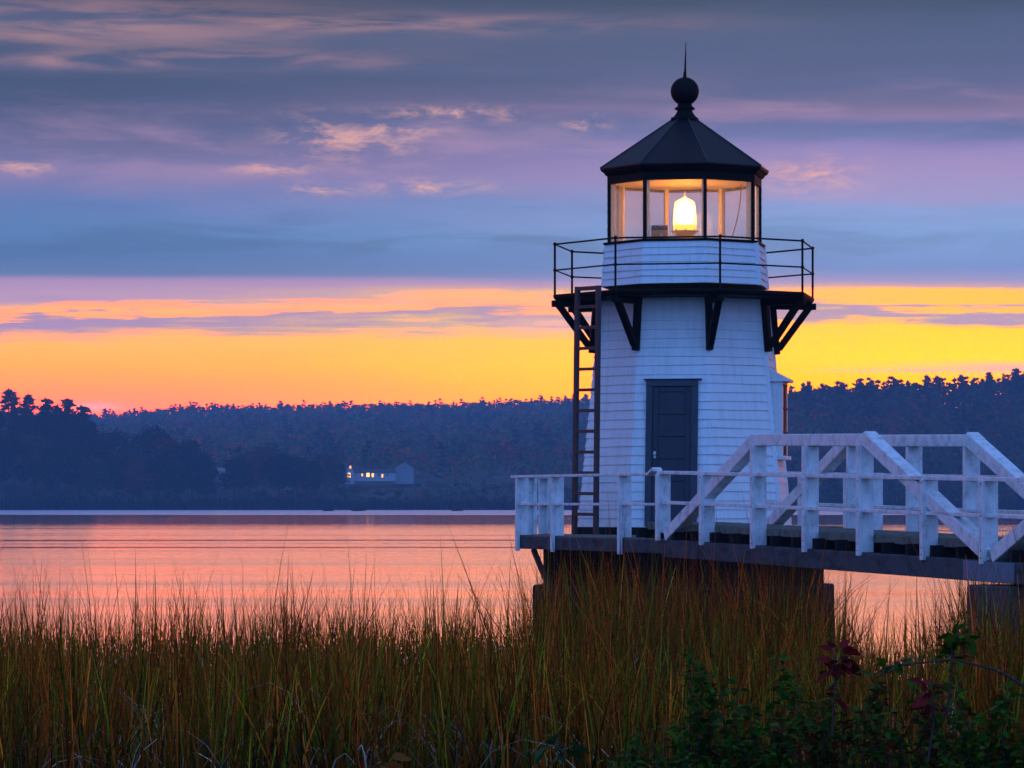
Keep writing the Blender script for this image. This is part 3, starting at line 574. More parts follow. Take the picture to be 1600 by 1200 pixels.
# side landing rail at the far side of the bridge
mb = MB()
SR = empty('side_railing', B(8, 2.4, 0), 'short white post railing behind the footbridge on the right of the tower', 'railing')
for q, (s_, w_) in enumerate(((7.9, 3.45), (8.3, 3.55), (6.6, 3.9))):
    mb = MB(); mb.beam(PL(s_, w_, -.75), PL(s_, w_, .42), .17, .07, BX); mb.build('railing_post', RAILW, SR, .006)
mb = MB(); mb.beam(PL(6.3, 3.95, .442), PL(8.5, 3.5, .442), .14, .044, BX); mb.build('handrail', RAILW, SR, .006)
mb = MB(); mb.beam(PL(6.3, 3.95, -.75), PL(8.6, 3.5, -.75), .3, .16, BX); mb.build('side_beam', BEAM, SR, .006)
# ladder
LD = empty('ladder', (1.1, 60.8, ZC + ft_), 'long brown wooden ladder leaning upright against the left of the gallery', 'ladder')
def at(px, y, d_): return Vector(((px - 800) * d_ / F, d_, ZC + (HY - y) * d_ / F))
lt, lb, rt, rb = at(902.5, 448, 60.78), at(897.5, 836, 61.0), at(935, 446, 60.30), at(931, 837, 60.45)
dv = (rt - lt).normalized(); nv = Vector((dv.y, -dv.x, 0)).normalized()
for p, q in ((lb, lt), (rb, rt)):
    mb = MB(); mb.beam(p, q, .07, .095, nv); mb.build('ladder_rail', LADW, LD, .006)
for i, yy in enumerate([450.5] + [479 + 32.4 * j for j in range(11)]):
    q = (836 - yy) / (836 - 447); mb = MB(); mb.beam(lb.lerp(lt, q), rb.lerp(rt, q), .06 if i else .07, .055 if i else .07, nv); mb.build('ladder_rung', LADW, LD, .004)
# ------------------------------------------------------------------ far shore buildings
def gable(root, px0, px1, d_, zb_, h, hr, depth, mat, roofm, rot=0):
    """house body facing the viewer; gable end toward viewer when hr given as front gable"""
    x0, x1 = (px0 - 800) * d_ / F, (px1 - 800) * d_ / F; xm = (x0 + x1) / 2
    mb = MB()
    if not rot:
        f = [(x0, d_, zb_), (x1, d_, zb_), (x1, d_, zb_ + h), (xm, d_, zb_ + h + hr), (x0, d_, zb_ + h)]; bk = [(x, d_ + depth, z) for x, y, z in f]
        mb.rings([f, bk]); w = mb.build('wall', mat, root)
        mb = MB(); ov_ = .35
        for s_, xe in ((-1, x0), (1, x1)):
            sl = hr / (xm - x0); e = [(xe + s_ * ov_, zb_ + h - sl * ov_), (xm, zb_ + h + hr)]
            mb.rings([[(e[0][0], d_ - .3, e[0][1] + .05), (e[1][0], d_ - .3, e[1][1] + .05), (e[1][0], d_ - .3, e[1][1] + .25), (e[0][0], d_ - .3, e[0][1] + .25)], [(e[0][0], d_ + depth + .3, e[0][1] + .05), (e[1][0], d_ + depth + .3, e[1][1] + .05), (e[1][0], d_ + depth + .3, e[1][1] + .25), (e[0][0], d_ + depth + .3, e[0][1] + .25)]])
        mb.build('roof', roofm, root)
    else:
        f = [(x0, d_, zb_), (x0, d_, zb_ + h), (x0, d_ + depth / 2, zb_ + h + hr), (x0, d_ + depth, zb_ + h), (x0, d_ + depth, zb_)]; mb.rings([f, [(x1, y, z) for x, y, z in f]]); mb.build('wall', mat, root)
        mb = MB()
        for ya, za, yb, zb2 in ((d_ - .3, zb_ + h - .1, d_ + depth / 2, zb_ + h + hr), (d_ + depth + .3, zb_ + h - .1, d_ + depth / 2, zb_ + h + hr)):
            mb.rings([[(x0 - .3, ya, za + .05), (x0 - .3, yb, zb2 + .05), (x0 - .3, yb, zb2 + .25), (x0 - .3, ya, za + .25)], [(x1 + .3, ya, za + .05), (x1 + .3, yb, zb2 + .05), (x1 + .3, yb, zb2 + .25), (x1 + .3, ya, za + .25)]])
        mb.build('roof', roofm, root)
HW = plain('house_clapboard', (.42, .42, .44), .7); HG = plain('barn_grey_board', (.26, .27, .30), .8); HR = plain('house_roof', (.07, .06, .065), .85)
def hz(y, d_): return ZC + (HY - y) * d_ / F
def hwin(root, px, y, wpx, hpx, d_, mat):
    mb = MB(); x = (px - 800) * d_ / F; mb.box((x, d_ - .06, hz(y, d_)), (wpx / 2 * d_ / F, 0, 0), (0, .05, 0), (0, 0, hpx / 2 * d_ / F))
    f = MB(); X_, Z_ = wpx / 2 * d_ / F, hpx / 2 * d_ / F
    for sx_, sz_, hx, hz_ in ((0, Z_ + .08, X_ + .16, .08), (0, -Z_ - .08, X_ + .16, .08), (-X_ - .08, 0, .08, Z_), (X_ + .08, 0, .08, Z_)): f.box((x + sx_, d_ - .08, hz(y, d_) + sz_), (hx, 0, 0), (0, .07, 0), (0, 0, hz_))
    w = f.build('window', HW, root); mb.build('window_pane', mat, w)
dH = 1590.0
FH = empty('farmhouse', ((570 - 800) * dH / F, dH, hz(756, dH)), 'low pale farmhouse with a row of lit windows across the river', 'house')
gable(FH, 539, 553, dH - 3, hz(756, dH), 6.2, 2.2, 9, HW, HR); gable(FH, 553, 618, dH, hz(752, dH), 4.0, 1.6, 7, HW, HR, 1)
for a_ in ((545, 742.5, 5, 7, dH - 3, WLIT2), (547.5, 729.8, 2.6, 4, dH - 3, WLIT), (575, 742, 4.5, 6, dH, WLIT2), (582.5, 742.5, 3.4, 6, dH, WLIT), (566, 742, 2.2, 4, dH, WLIT), (597.5, 743.5, 2.2, 5.5, dH, WLIT), (592, 742, 2, 4, dH, DPANE), (605, 742, 2, 4, dH, DPANE)): hwin(FH, *a_)
mb = MB(); mb.box(((563.5 - 800) * dH / F, dH + 3, hz(722, dH) + .2), (.5, 0, 0), (0, .5, 0), (0, 0, 5.0)); mb.build('chimney', HR, FH)
BN = empty('barn', ((631 - 800) * dH / F, dH, hz(752, dH)), 'grey gabled barn with one small high window right of the farmhouse', 'barn')
gable(BN, 617, 646, dH + 2, hz(756, dH), (756 - 731) * dH / F, 9 * dH / F, 12, HG, HR); hwin(BN, 633.5, 730, 2, 4.5, dH + 2, DPANE)
CT = empty('cottage', ((345 - 800) * 1560 / F, 1560, hz(760, 1560)), 'small cottage with a pale roof half hidden between shore trees', 'house')
gable(CT, 334, 356, 1560, hz(762, 1560), 6.5, 2.2, 7, HG, plain('pale_roof', (.25, .26, .28), .7), 1); hwin(CT, 342, 748, 3, 4, 1560, DPANE); hwin(CT, 349, 748, 3, 4, 1560, DPANE)
# ------------------------------------------------------------------ foliage templates
def unit(n, g): v = g.normal(size=(n, 3)); return v / np.linalg.norm(v, axis=1, keepdims=True)
def cards(C, S, g, flat=0.0, asp=.6):
    n = len(C); a = unit(n, g); a[:, 2] *= 1 - flat; a /= np.linalg.norm(a, axis=1, keepdims=True)
    b = np.cross(a, unit(n, g)); b[:, 2] *= 1 - flat; b /= np.linalg.norm(b, axis=1, keepdims=True) + 1e-9
    S = np.asarray(S).reshape(-1, 1); V = np.stack([C + a * S, C + b * S * asp, C - a * S, C - b * S * asp], 1).reshape(-1, 3)
    return V, np.arange(4 * n).reshape(-1, 4)
def crown_broad(g, nb, nc, size, low=.30):
    """unit-height tree: crown from .22 to 1.0, radius about .33"""
    P = []
    for i in range(nb):
        h = g.uniform(low, .92); rad = .34 * math.sqrt(max(.12, 1 - ((h - .52) / .5) ** 2)); th = g.uniform(0, 6.28); rr = rad * math.sqrt(g.uniform(.1, 1))
        c = np.array([rr * math.cos(th), rr * math.sin(th), h]); br = g.uniform(.09, .16)
        P.append(c + unit(nc, g) * br * (g.uniform(.5, 1.05, (nc, 1))) * [1, 1, .8])
    P = np.concatenate(P); return P, g.uniform(.6, 1.3, len(P)) * size
def crown_pine(g, nb, nc, size, wid=.26, span=.75):
    P = []
    lv = 0.97 - span * np.linspace(0, 1, nb) ** .9
    for h in lv:
        m = g.integers(3, 6); L0 = wid * (1.06 - h) ** .75 * g.uniform(.6, 1.35)
        for j in range(m):
            th = g.uniform(0, 6.28); ln = L0 * g.uniform(.45, 1.15); q = g.uniform(.3, 1, nc)[:, None]
            d = np.array([math.cos(th), math.sin(th), .16]); P.append(np.array([0, 0, h]) + d * ln * q + g.normal(0, .014, (nc, 3)) * [1.4, 1.4, .8])
    P.append(np.array([0, 0, .97]) + g.normal(0, .012, (nc, 3)) * [1, 1, 2]); P = np.concatenate(P); return P, g.uniform(.6, 1.3, len(P)) * size
PAL = {'green': np.array([.045, .070, .016]), 'dark': np.array([.018, .028, .010]), 'olive': np.array([.095, .085, .014]), 'rust': np.array([.22, .060, .012]), 'maroon': np.array([.14, .022, .012])}
def colors(n4, base, g, var=.35): c = base * g.uniform(1 - var, 1 + var, (n4 // 4, 1)); return np.repeat(c, 4, 0)
# individual trees on the headland
def tree_mesh(kind, base, seed):
    g = np.random.default_rng(seed)
    P, S = crown_broad(g, 40, 60, .028) if kind == 'broadleaf' else crown_pine(g, 22, 40, .024, .36)
    V, Q = cards(P, S, g, .0 if kind == 'broadleaf' else .35); cm = np_mesh('crown', V, Q, LEAF, colors(len(V), base, g), link=False)
    mb = MB(); mb.tube([(0, 0, -.03), (.004, 0, .3), (-.004, .003, .6), (0, 0, .9)], [.022, .017, .011, .003], 7)
    for q in range(7): h = .32 + .08 * q; th = q * 2.4; mb.tube([(0, 0, h), (.13 * math.cos(th), .13 * math.sin(th), h + .09), (.22 * math.cos(th), .22 * math.sin(th), h + .13)], [.008, .005, .002], 5)
    tm_ = bpy.data.meshes.new('trunk'); tm_.from_pydata(mb.v, [], mb.f); tm_.update(); tm_.materials.append(BARK); return cm, tm_
TM = {('pine', i): tree_mesh('pine', PAL['dark'] * .6, 20 + i) for i in range(3)}
TM.update({('broadleaf', 0): tree_mesh('broadleaf', PAL['green'] * .5, 31), ('broadleaf', 1): tree_mesh('broadleaf', PAL['dark'] * .8, 32), ('broadleaf', 2): tree_mesh('broadleaf', PAL['olive'] * .7, 33), ('broadleaf', 3): tree_mesh('broadleaf', PAL['rust'] * .6, 34)})
def tree(kind, var, px, ytop, d_, label, group, wid=1.0):
    x = (px - 800) * d_ / F; g0 = float(hill(x, d_)); H = ZC + (HY - ytop) * d_ / F - g0
    r = empty('pine_tree' if kind == 'pine' else 'broadleaf_tree', (x, d_, g0), label, 'tree', group); r.rotation_euler = (0, 0, rnd.uniform(0, 6.28)); r.scale = (H * wid, H * wid, H)
    for nm, me in zip(('crown', 'trunk'), TM[(kind, var)]):
        o = bpy.data.objects.new(nm, me); COL.objects.link(o); o.parent = r
ORD = ['first', 'second', 'third', 'fourth', 'fifth', 'sixth', 'seventh', 'eighth', 'ninth', 'tenth', 'eleventh', 'twelfth']
G1 = 'pines topping the left headland'
for i, (px, yt, d_) in enumerate([(-22, 622, 1640), (14, 609, 1620), (44, 617, 1640), (72, 624, 1610), (88, 634, 1620), (106, 624, 1630), (128, 636, 1600), (142, 660, 1590)]):
    tree('pine', i % 3, px, yt, d_, f'tall dark feathery pine topping the headland, {ORD[i]} from the left edge', G1, 1.25)
for i, (px, yt, d_) in enumerate([(-8, 640, 1575), (24, 648, 1570), (38, 642, 1580), (62, 650, 1572), (84, 652, 1568), (100, 648, 1575), (118, 656, 1570), (136, 670, 1565)]):
    tree('pine', (i + 1) % 3, px, yt, d_, f'dark pine just below the headland skyline, {ORD[i]} of that lower row from the left', G1, 1.35)
G2 = 'broadleaf trees behind the headland shore'
for i, (px, yt, d_, v) in enumerate([(152, 676, 1580, 1), (172, 671, 1570, 0), (203, 690, 1560, 2), (232, 664, 1570, 1), (262, 682, 1555, 3), (284, 684, 1550, 0), (308, 698, 1540, 1)]):
    tree('broadleaf', v, px, yt, d_, f'rounded dusky tree on the falling headland skyline, {ORD[i]} right of the pines', G2, 1.0)
G3 = 'broadleaf trees on the headland waterfront'
for i, (px, yt, d_, v) in enumerate([(-12, 672, 1530, 0), (22, 684, 1520, 1), (56, 676, 1525, 2), (92, 690, 1515, 0), (124, 694, 1520, 1), (150, 712, 1505, 2), (182, 708, 1510, 0), (216, 716, 1505, 3), (248, 706, 1510, 1), (276, 718, 1500, 0), (300, 712, 1505, 1), (322, 730, 1500, 0)]):
    tree('broadleaf', v, px, yt, d_, f'dark rounded shoreline tree, {ORD[i]} from the left along the headland waterfront', G3, 1.1)
G4 = 'trees in the clump left of the farmhouse'
for i, (px, yt, d_, v) in enumerate([(366, 712, 1520, 0), (388, 706, 1530, 3), (412, 694, 1540, 3), (436, 708, 1520, 1), (458, 708, 1530, 0), (482, 718, 1525, 1), (508, 706, 1560, 2), (528, 722, 1570, 0)]):
    tree('broadleaf', v, px, yt, d_, f'dusky bushy tree in the clump left of the farmhouse, {ORD[i]} from the left', G4, 1.0)
G5 = 'pines standing out on the right ridge'
for i, (px, yt) in enumerate([(1262, 598), (1288, 600), (1316, 594), (1345, 588), (1362, 590), (1398, 588), (1448, 583), (1464, 584), (1502, 582), (1546, 578), (1588, 572), (1604, 575)]):
    tree('pine', i % 3, px, yt + 4, 1835 + (i * 37) % 50, f'dark pine standing out on the right ridge skyline, {ORD[i]} right of the tower', G5, 1.1)
# forest masses
def forest(name, n, pick, seed, pine_p, ncard, label, tone):
    g = np.random.default_rng(seed); tb = [crown_broad(g, 13, ncard // 13, .082, .08) for _ in range(5)]; tp = [crown_pine(g, 10, 3, .065, .36, .9) for _ in range(4)]
    Vs, Qs, Cs = [], [], []; nv = 0; k = 0
    while k < n:
        px, d_ = pick(g)
        if px is None: continue
        x = (px - 800) * d_ / F; z0 = float(hill(x, d_)); pine = g.random() < pine_p(px, d_)
        P, S = (tp[g.integers(4)] if pine else tb[g.integers(5)]); H = g.uniform(10, 18) * (1.15 if pine else 1.0); W_ = H * g.uniform(.85, 1.25); th = g.uniform(0, 6.28); c_, s_ = math.cos(th), math.sin(th)
        PP = np.stack([(P[:, 0] * c_ - P[:, 1] * s_) * W_ + x, (P[:, 0] * s_ + P[:, 1] * c_) * W_ + d_, P[:, 2] * H + z0 - 2], -1)
        V, Q = cards(PP, S * H, g, .1); pal = 'dark' if pine else g.choice(['green', 'green', 'olive', 'dark', 'rust', 'maroon', 'olive'])
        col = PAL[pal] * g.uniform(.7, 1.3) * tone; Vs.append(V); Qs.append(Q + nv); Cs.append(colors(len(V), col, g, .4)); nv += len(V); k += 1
    o = np_mesh(name, np.concatenate(Vs), np.concatenate(Qs), LEAF, np.concatenate(Cs)); tag(o, label, 'forest', kind='stuff')
def pickL(g):
    px = g.uniform(-150, 1300); cd = float(crest_d(px)); q = g.random() ** .8; d_ = 1625 + (cd + 12 - 1625) * q
    if g.random() < .28: d_ = cd + g.uniform(-25, 15)
    if px < 330 and d_ < 1800: return None, 0
    if px > 1130 and d_ < 1500: return None, 0
    return px, d_
def pickR(g):
    px = g.uniform(1130, 1850); cd = float(crest_d(px)); d_ = 1495 + (cd + 12 - 1495) * g.random() ** .9
    if g.random() < .22: d_ = cd + g.uniform(-25, 15)
    return px, d_
pp = lambda px, d_: .22 if d_ > crest_d(px) - 30 else .06
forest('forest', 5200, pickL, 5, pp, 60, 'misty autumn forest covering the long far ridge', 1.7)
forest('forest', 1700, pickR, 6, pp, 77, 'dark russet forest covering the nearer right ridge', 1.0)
# shore scrub and reeds
def scrub():
    g = np.random.default_rng(9); Vs, Qs, Cs = [], [], []; nv = 0
    for k in range(900):
        px = g.uniform(-150, 1850); d_ = g.uniform(1488, 1600)
        if 535 < px < 650 and d_ > 1500: d_ = g.uniform(1488, 1575)
        x = (px - 800) * d_ / F; z0 = float(hill(x, d_)); r = g.uniform(1.2, 3.0); 
        if 560 < px < 612 or 640 > px > 612: r *= .6
        P = np.array([x, d_, z0 + r * .5]) + unit(40, g) * r * g.uniform(.4, 1, (40, 1)) * [1.2, 1.2, .8]
        V, Q = cards(P, g.uniform(.3, .7, 40), g); col = PAL[g.choice(['green', 'olive', 'dark', 'olive', 'rust'])] * g.uniform(.7, 1.2)
        Vs.append(V); Qs.append(Q + nv); Cs.append(colors(len(V), col, g)); nv += len(V)
    tag(np_mesh('scrub', np.concatenate(Vs), np.concatenate(Qs), LEAF, np.concatenate(Cs)), 'low scrub bushes spread along the far shore slope', 'scrub', kind='stuff')
scrub()
def blades(base, h, w, lean, col0, col1, g, seg=1, bend=0.0):
    """flat tapering blades as quad strips"""
    n = len(base); th = g.uniform(0, 6.28, n); fx, fy = np.cos(th), np.sin(th); la = g.uniform(0, 6.28, n); lx, ly = np.cos(la) * lean, np.sin(la) * lean
    V = np.zeros((n, seg + 1, 2, 3)); C = np.zeros((n, seg + 1, 2, 3))
    for i in range(seg + 1):
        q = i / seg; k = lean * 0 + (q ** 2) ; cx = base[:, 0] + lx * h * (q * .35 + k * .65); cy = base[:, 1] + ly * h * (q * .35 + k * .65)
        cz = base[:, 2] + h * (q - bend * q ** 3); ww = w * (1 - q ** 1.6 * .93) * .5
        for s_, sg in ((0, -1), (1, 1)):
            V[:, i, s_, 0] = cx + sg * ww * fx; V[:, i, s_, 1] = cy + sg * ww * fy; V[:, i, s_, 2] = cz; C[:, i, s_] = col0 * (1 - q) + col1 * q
    m = 2 * (seg + 1); b0 = (np.arange(n) * m)[:, None]; Q = np.concatenate([np.stack([b0[:, 0] + 2 * i, b0[:, 0] + 2 * i + 1, b0[:, 0] + 2 * i + 3, b0[:, 0] + 2 * i + 2], -1) for i in range(seg)])
    return V.reshape(-1, 3), Q, C.reshape(-1, 3)
g = np.random.default_rng(4); n = 15000; pxr = g.uniform(-200, 1850, n); dr = 1461 + g.random(n) ** 1.5 * 38; dr += 3 * np.sin(pxr * .02) + 1.5 * np.sin(pxr * .11)
b_ = np.stack([(pxr - 800) * dr / F, dr, np.maximum(hill((pxr - 800) * dr / F, dr), -.2)], -1); hh = g.uniform(2.2, 4.0, n) * (1 + .15 * np.sin(pxr * .017)); c0 = np.repeat([[.012, .014, .009]], n, 0) * g.uniform(.6, 1.3, (n, 1))
V, Q, C = blades(b_, hh, g.uniform(.3, .6, n), .15 * g.random(n), c0, c0 * 1.3, g); tag(np_mesh('reed_bank', V, Q, BLADE, C), 'dark band of reeds along the far waterline', 'reeds', kind='stuff')
for i, (px, lab) in enumerate([(512, 'small dark reed islet on the far water left of the lit house'), (560, 'small dark reed islet on the far water below the lit house'), (714, 'small dark reed islet on the far water nearest the landing')]):
    d_ = 1290.0; n = 260; g = np.random.default_rng(60 + i); x0 = (px - 800) * d_ / F; bb = np.stack([x0 + g.normal(0, .9, n), d_ + g.normal(0, 1.2, n), np.full(n, -.1)], -1)
    V, Q, C = blades(bb, g.uniform(.8, 2.1, n), g.uniform(.15, .3, n), .35 * g.random(n), np.repeat([[.02, .022, .018]], n, 0), np.repeat([[.03, .03, .02]], n, 0), g)
    V = V - np.array([x0, d_, 0]); o = np_mesh('reed_islet', V, Q, BLADE, C); o.location = (x0, d_, 0); tag(o, lab, 'reeds', 'reed islets on the far water')
# ------------------------------------------------------------------ marsh grass
def marsh():
    g = np.random.default_rng(21); n = 105000
    y = 29 + (58.5 - 29) * g.random(n) ** .75; x = (g.random(n) * 2 - 1) * (.158 * y + 1.4)
    px = 800 + F * x / y; keep = ~((np.hypot(x - CX, y - CY) < 2.75)); gap = (px > 1320) & (px < 1500) & (y > 45); keep &= ~(gap & (g.random(n) < .5))
    cl = .5 + .32 * np.sin(x * 1.9 + np.sin(y * 1.3) * 2) * np.sin(y * 1.1 + x * .7) + .26 * np.sin(x * 5.3 + y * .9 + 2 * np.sin(y * .7)) ; cl = np.clip(cl, 0, 1); keep &= g.random(n) < (.30 + .70 * cl) * (1 - (.45 + .22 * ((px < 835) | (px > 1320))) * ss(43, 52, y))
    x, y, px, cl = x[keep], y[keep], px[keep], cl[keep]; n = len(x)
    h = np.clip(g.normal(1.22, .2, n) + .62 * (cl - .45), .6, 1.9); short = g.random(n) < .38; h[short] *= g.uniform(.5, .88, short.sum()); tall = g.random(n) < .15; h[tall] += np.minimum(g.exponential(.38, tall.sum()), .9)
    h += .58 * ss(38, 52, y) + .25 * ss(60, -200, px) * ss(36, 46, y) + .55 * ss(1475, 1520, px) * ss(33, 37, y); h[(px > 1320) & (px < 1520) & (y > 42)] *= .9
    h += .5 * ss(795, 845, px) * (1 - ss(1290, 1330, px)) * ss(42, 50, y)
    w = g.uniform(.012, .030, n); lean = np.abs(g.normal(0, .19, n)) + .02
    r = g.random(n)[:, None]; base = np.where(r < .33, [[.010, .020, .0015]], np.where(r < .66, [[.022, .011, .0015]], np.where(r < .93, [[.030, .008, .001]], [[.04, .024, .008]])))  # blade feet darkened: shade among the stems is put into the colour
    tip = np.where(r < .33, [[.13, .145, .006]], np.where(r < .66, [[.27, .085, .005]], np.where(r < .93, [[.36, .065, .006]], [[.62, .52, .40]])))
    v = np.exp(g.normal(-.02, .75, (n, 1))); zz = bank(x, y) - .03
    bend = np.where(g.random(n) < .28, g.uniform(.15, .55, n), 0); lean = np.where(bend > 0, lean + .2, lean)
    pale = r[:, 0] >= .93; bend[pale] = g.uniform(.3, .6, pale.sum()); lean[pale] += .25; h[pale] *= .92; w[pale] *= .8
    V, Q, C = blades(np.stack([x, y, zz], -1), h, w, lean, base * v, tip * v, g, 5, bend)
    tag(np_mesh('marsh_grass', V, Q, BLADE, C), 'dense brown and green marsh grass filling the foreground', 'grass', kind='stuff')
marsh()
# ------------------------------------------------------------------ foreground shrubs
def leafmesh(C, D, N, Ln, W, col, g):
    """pointed folded leaves: centre-base C, direction D, normal N"""
    D = D / np.linalg.norm(D, axis=1, keepdims=True); S = np.cross(D, N); S /= np.linalg.norm(S, axis=1, keepdims=True) + 1e-9; U = np.cross(S, D); n = len(C); Ln = Ln[:, None]; W = W[:, None]
    P = [C, C + D * Ln * .30 + S * W * .46 + U * W * .12, C + D * Ln * .62 + S * W * .40 + U * W * .08, C + D * Ln - U * Ln * .10, C + D * Ln * .62 - S * W * .40 + U * W * .08, C + D * Ln * .30 - S * W * .46 + U * W * .12, C + D * Ln * .33, C + D * Ln * .66 - U * Ln * .02]
    V = np.stack(P, 1).reshape(-1, 3); b = (np.arange(n) * 8)[:, None]; f = np.array([[0, 1, 6, 6], [1, 2, 7, 6], [2, 3, 7, 7], [0, 6, 5, 5], [6, 7, 4, 5], [7, 3, 4, 4]])
    tri = []
    for q in f:
        q = list(q)
        if q[2] == q[3]: tri.append(q[:3])
        else: tri += [[q[0], q[1], q[2]], [q[0], q[2], q[3]]]
    Q = (b[:, None, :] + np.array(tri)[None]).reshape(-1, 3); return V, Q, np.repeat(col, 8, 0)
def shrub(name, root, stems, leaf_n, ln, pal, label, cat, seed, group=None, droop=.2, r0=.008):
    """stems: list of polylines (world); leaves scattered on their upper part"""
    g = np.random.default_rng(seed); o = empty(name, root, label, cat, group); mb = MB(); Cs, Ds = [], []
    for pl in stems:
        mb.tube(pl, [r0 * (1 - .8 * i / (len(pl) - 1)) for i in range(len(pl))], 6); A = np.array(pl); k = max(1, int(leaf_n / len(stems)))
        q = g.uniform(.25, 1, k) * (len(A) - 1); i = np.minimum(q.astype(int), len(A) - 2); f_ = (q - i)[:, None]; p = A[i] * (1 - f_) + A[i + 1] * f_; d = unit(k, g) * [1, 1, .6] + [0, 0, .15 - droop]
        Cs.append(p + d * ln * .3); Ds.append(d)
    C_, D_ = np.concatenate(Cs), np.concatenate(Ds); n = len(C_); N_ = unit(n, g) * .6 + [0, 0, 1]; pa = np.array([p for p, w in pal for _ in range(w)]); col = pa[g.integers(len(pa), size=n)] * g.uniform(.6, 1.35, (n, 1)); L_ = g.uniform(.6, 1.25, n) * ln
    V, Q, C = leafmesh(C_, D_, N_, L_, L_ * g.uniform(.5, .75, n), col, g); np_mesh('leaves', V, Q, SHRUBL, C, o); mb.build('stems', STEM, o); return o
def bushy(cx, cy, top, rad, nst, g, spread=1.0):
    z0 = float(bank(cx, cy)); st = []
    for k in range(nst):
        th, rr = g.uniform(0, 6.28), rad * math.sqrt(g.random()); ex, ey = cx + rr * math.cos(th), cy + rr * math.sin(th) * .7; hz_ = z0 + (top - z0) * (g.uniform(.55, 1.0)) * (1 - .25 * (rr / rad) ** 2)
        bx_, by_ = cx + .25 * (ex - cx), cy + .25 * (ey - cy); st.append([(bx_, by_, z0 - .03), (bx_ + (ex - bx_) * .3 + g.normal(0, .03), by_ + (ey - by_) * .3, z0 + (hz_ - z0) * .45), (bx_ + (ex - bx_) * .7 + g.normal(0, .04), by_ + (ey - by_) * .7, z0 + (hz_ - z0) * .8), (ex, ey, hz_)])
    return st
GR = [((.024, .085, .005), 5), ((.06, .13, .006), 3), ((.09, .035, .005), 1)]; RD = [((.17, .014, .012), 5), ((.10, .012, .008), 2)]; MX = [((.026, .085, .006), 4), ((.13, .025, .008), 2), ((.08, .08, .010), 2)]
def xz(px, y, d_): p = at(px, y, d_); return p.x, p.z
gs = np.random.default_rng(77); GB = 'dark shrubs at the lower right'
for i, (px, yt, d_, rad, nl, pal, lab) in enumerate([
    (1090, 1010, 21, .42, 1500, GR, 'dark green leafy shrub left in the lower right thicket, beside the grass'), (1215, 1000, 20, .45, 1700, GR, 'dark green leafy shrub in the lower right thicket, left of the red leaves'),
    (1330, 1015, 19, .42, 1600, MX, 'mixed green and rust shrub under the red-leaved sprig'), (1450, 1030, 18.5, .42, 1600, MX, 'mixed green and rust shrub under the arching bramble'),
    (1570, 1010, 18, .40, 1600, GR, 'dark green leafy shrub at the right edge of the picture'), (1010, 1110, 20, .30, 700, GR, 'low green shrub at the foot of the thicket beside the marsh grass')]):
    x_, z_ = xz(px, yt, d_); shrub('shrub', (x_, d_, float(bank(x_, d_))), bushy(x_, d_, z_, rad, 26, gs), int(nl * 1.7), .056, pal, lab, 'shrub', 80 + i, GB)
def sprig(name, path, d_, nl, ln, pal, lab, cat, seed, r0=.006):
    A = [at(px, y, d_) for px, y in path]; b0 = Vector((A[0].x, d_, float(bank(A[0].x, d_)))); st = [[tuple(b0)] + [tuple(p) for p in A]]
    for j in range(3):
        p = A[-1].lerp(A[-2], .3 * j); st.append([tuple(A[-2]), tuple((A[-2] + p) / 2 + Vector((rnd.uniform(-.04, .04), rnd.uniform(-.05, .05), .02))), tuple(p + Vector((rnd.uniform(-.08, .08), rnd.uniform(-.06, .06), rnd.uniform(-.05, .03))))])
    return shrub(name, tuple(b0), st[1:] + [st[0][1:]], nl, ln, pal, lab, cat, seed, None, .25, r0), st
sprig('red_sprig', [(1300, 1150), (1305, 1060), (1300, 1015)], 17.2, 34, .095, RD, 'sprig of large dark red leaves rising from the thicket', 'shrub', 91)
sprig('red_sprig', [(1450, 1190), (1460, 1120), (1455, 1060)], 17.0, 14, .085, RD, 'small red leaf sprig right of the larger red one', 'shrub', 92)
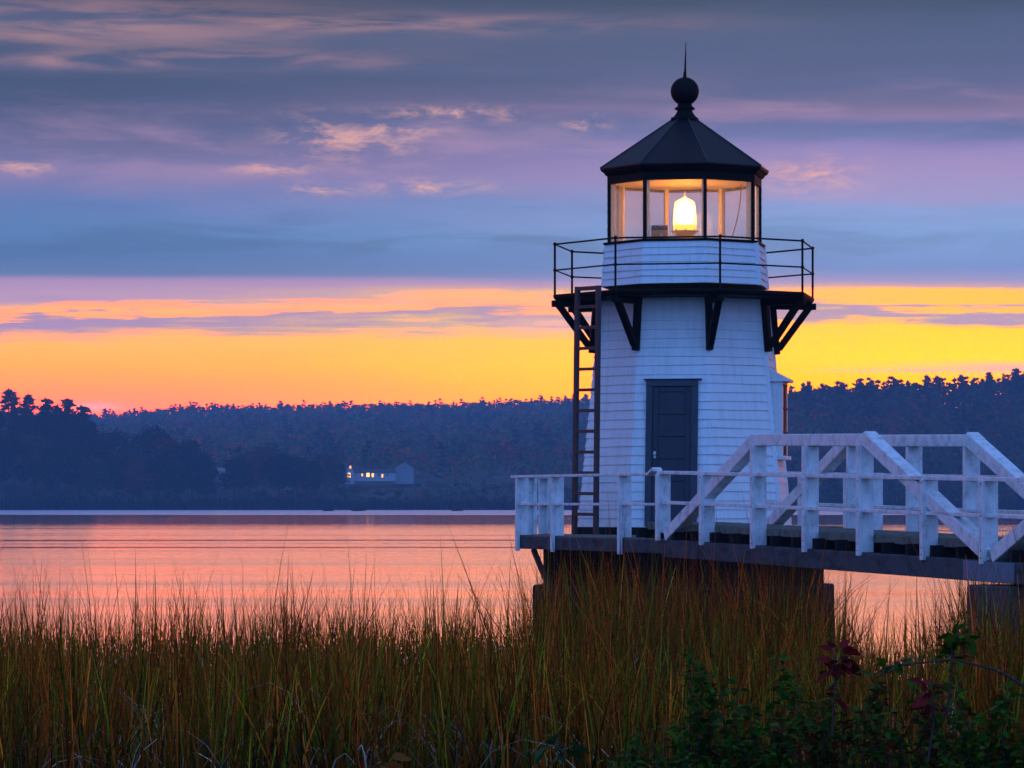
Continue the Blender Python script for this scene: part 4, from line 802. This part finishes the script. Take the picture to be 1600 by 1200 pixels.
sprig('green_sprig', [(1480, 1120), (1488, 1040), (1496, 975)], 16.8, 46, .095, GR, 'upright green leafy sprig standing against the orange water', 'shrub', 93)
sprig('bramble', [(1630, 1090), (1560, 1048), (1490, 1030), (1420, 1038), (1370, 1058)], 16.4, 26, .07, GR, 'thin arching dark bramble stem crossing the right thicket', 'bramble', 94, .008)
sprig('orange_sprig', [(580, 1260), (585, 1215), (588, 1190)], 16.0, 9, .13, [((.30, .12, .015), 1), ((.22, .08, .012), 1)], 'orange leaf sprig poking up at the bottom middle', 'plant', 95)
sprig('orange_sprig', [(650, 1265), (655, 1225), (650, 1202)], 16.0, 7, .12, [((.20, .07, .014), 1)], 'brownish orange leaf sprig at the bottom, right of the brighter one', 'plant', 96)
sprig('green_sprig', [(880, 1240), (878, 1185), (872, 1150)], 16.2, 14, .10, [((.02, .075, .02), 1)], 'small green leaf sprig low in the grass left of the thicket', 'plant', 97)
# ------------------------------------------------------------------ haze
m = bpy.data.materials.new('evening_haze'); m.use_nodes = True; nt = m.node_tree; nt.nodes.remove(nt.nodes['Principled BSDF'])
pvn = nt.nodes.new('ShaderNodeVolumePrincipled'); pvn.inputs['Color'].default_value = (.29, .57, .88, 1); pvn.inputs['Density'].default_value = .00025; pvn.inputs['Anisotropy'].default_value = 0.0
nt.links.new(pvn.outputs[0], nt.nodes['Material Output'].inputs['Volume'])
mb = MB(); mb.box((0, 1650, 39.5), (1000, 0, 0), (0, 1750, 0), (0, 0, 43.5)); hzo = mb.build('haze', m); tag(hzo, kind='stuff')
# ------------------------------------------------------------------ render settings
sc.render.engine = 'CYCLES'; cy = sc.cycles; cy.use_denoising = True; cy.max_bounces = 8; cy.diffuse_bounces = 3; cy.glossy_bounces = 4; cy.transparent_max_bounces = 16; cy.volume_bounces = 0
cy.sample_clamp_indirect = 8; cy.caustics_reflective = False; cy.caustics_refractive = False
sc.view_settings.view_transform = 'Standard'; sc.view_settings.look = 'None'; sc.view_settings.exposure = 0; sc.view_settings.gamma = 1
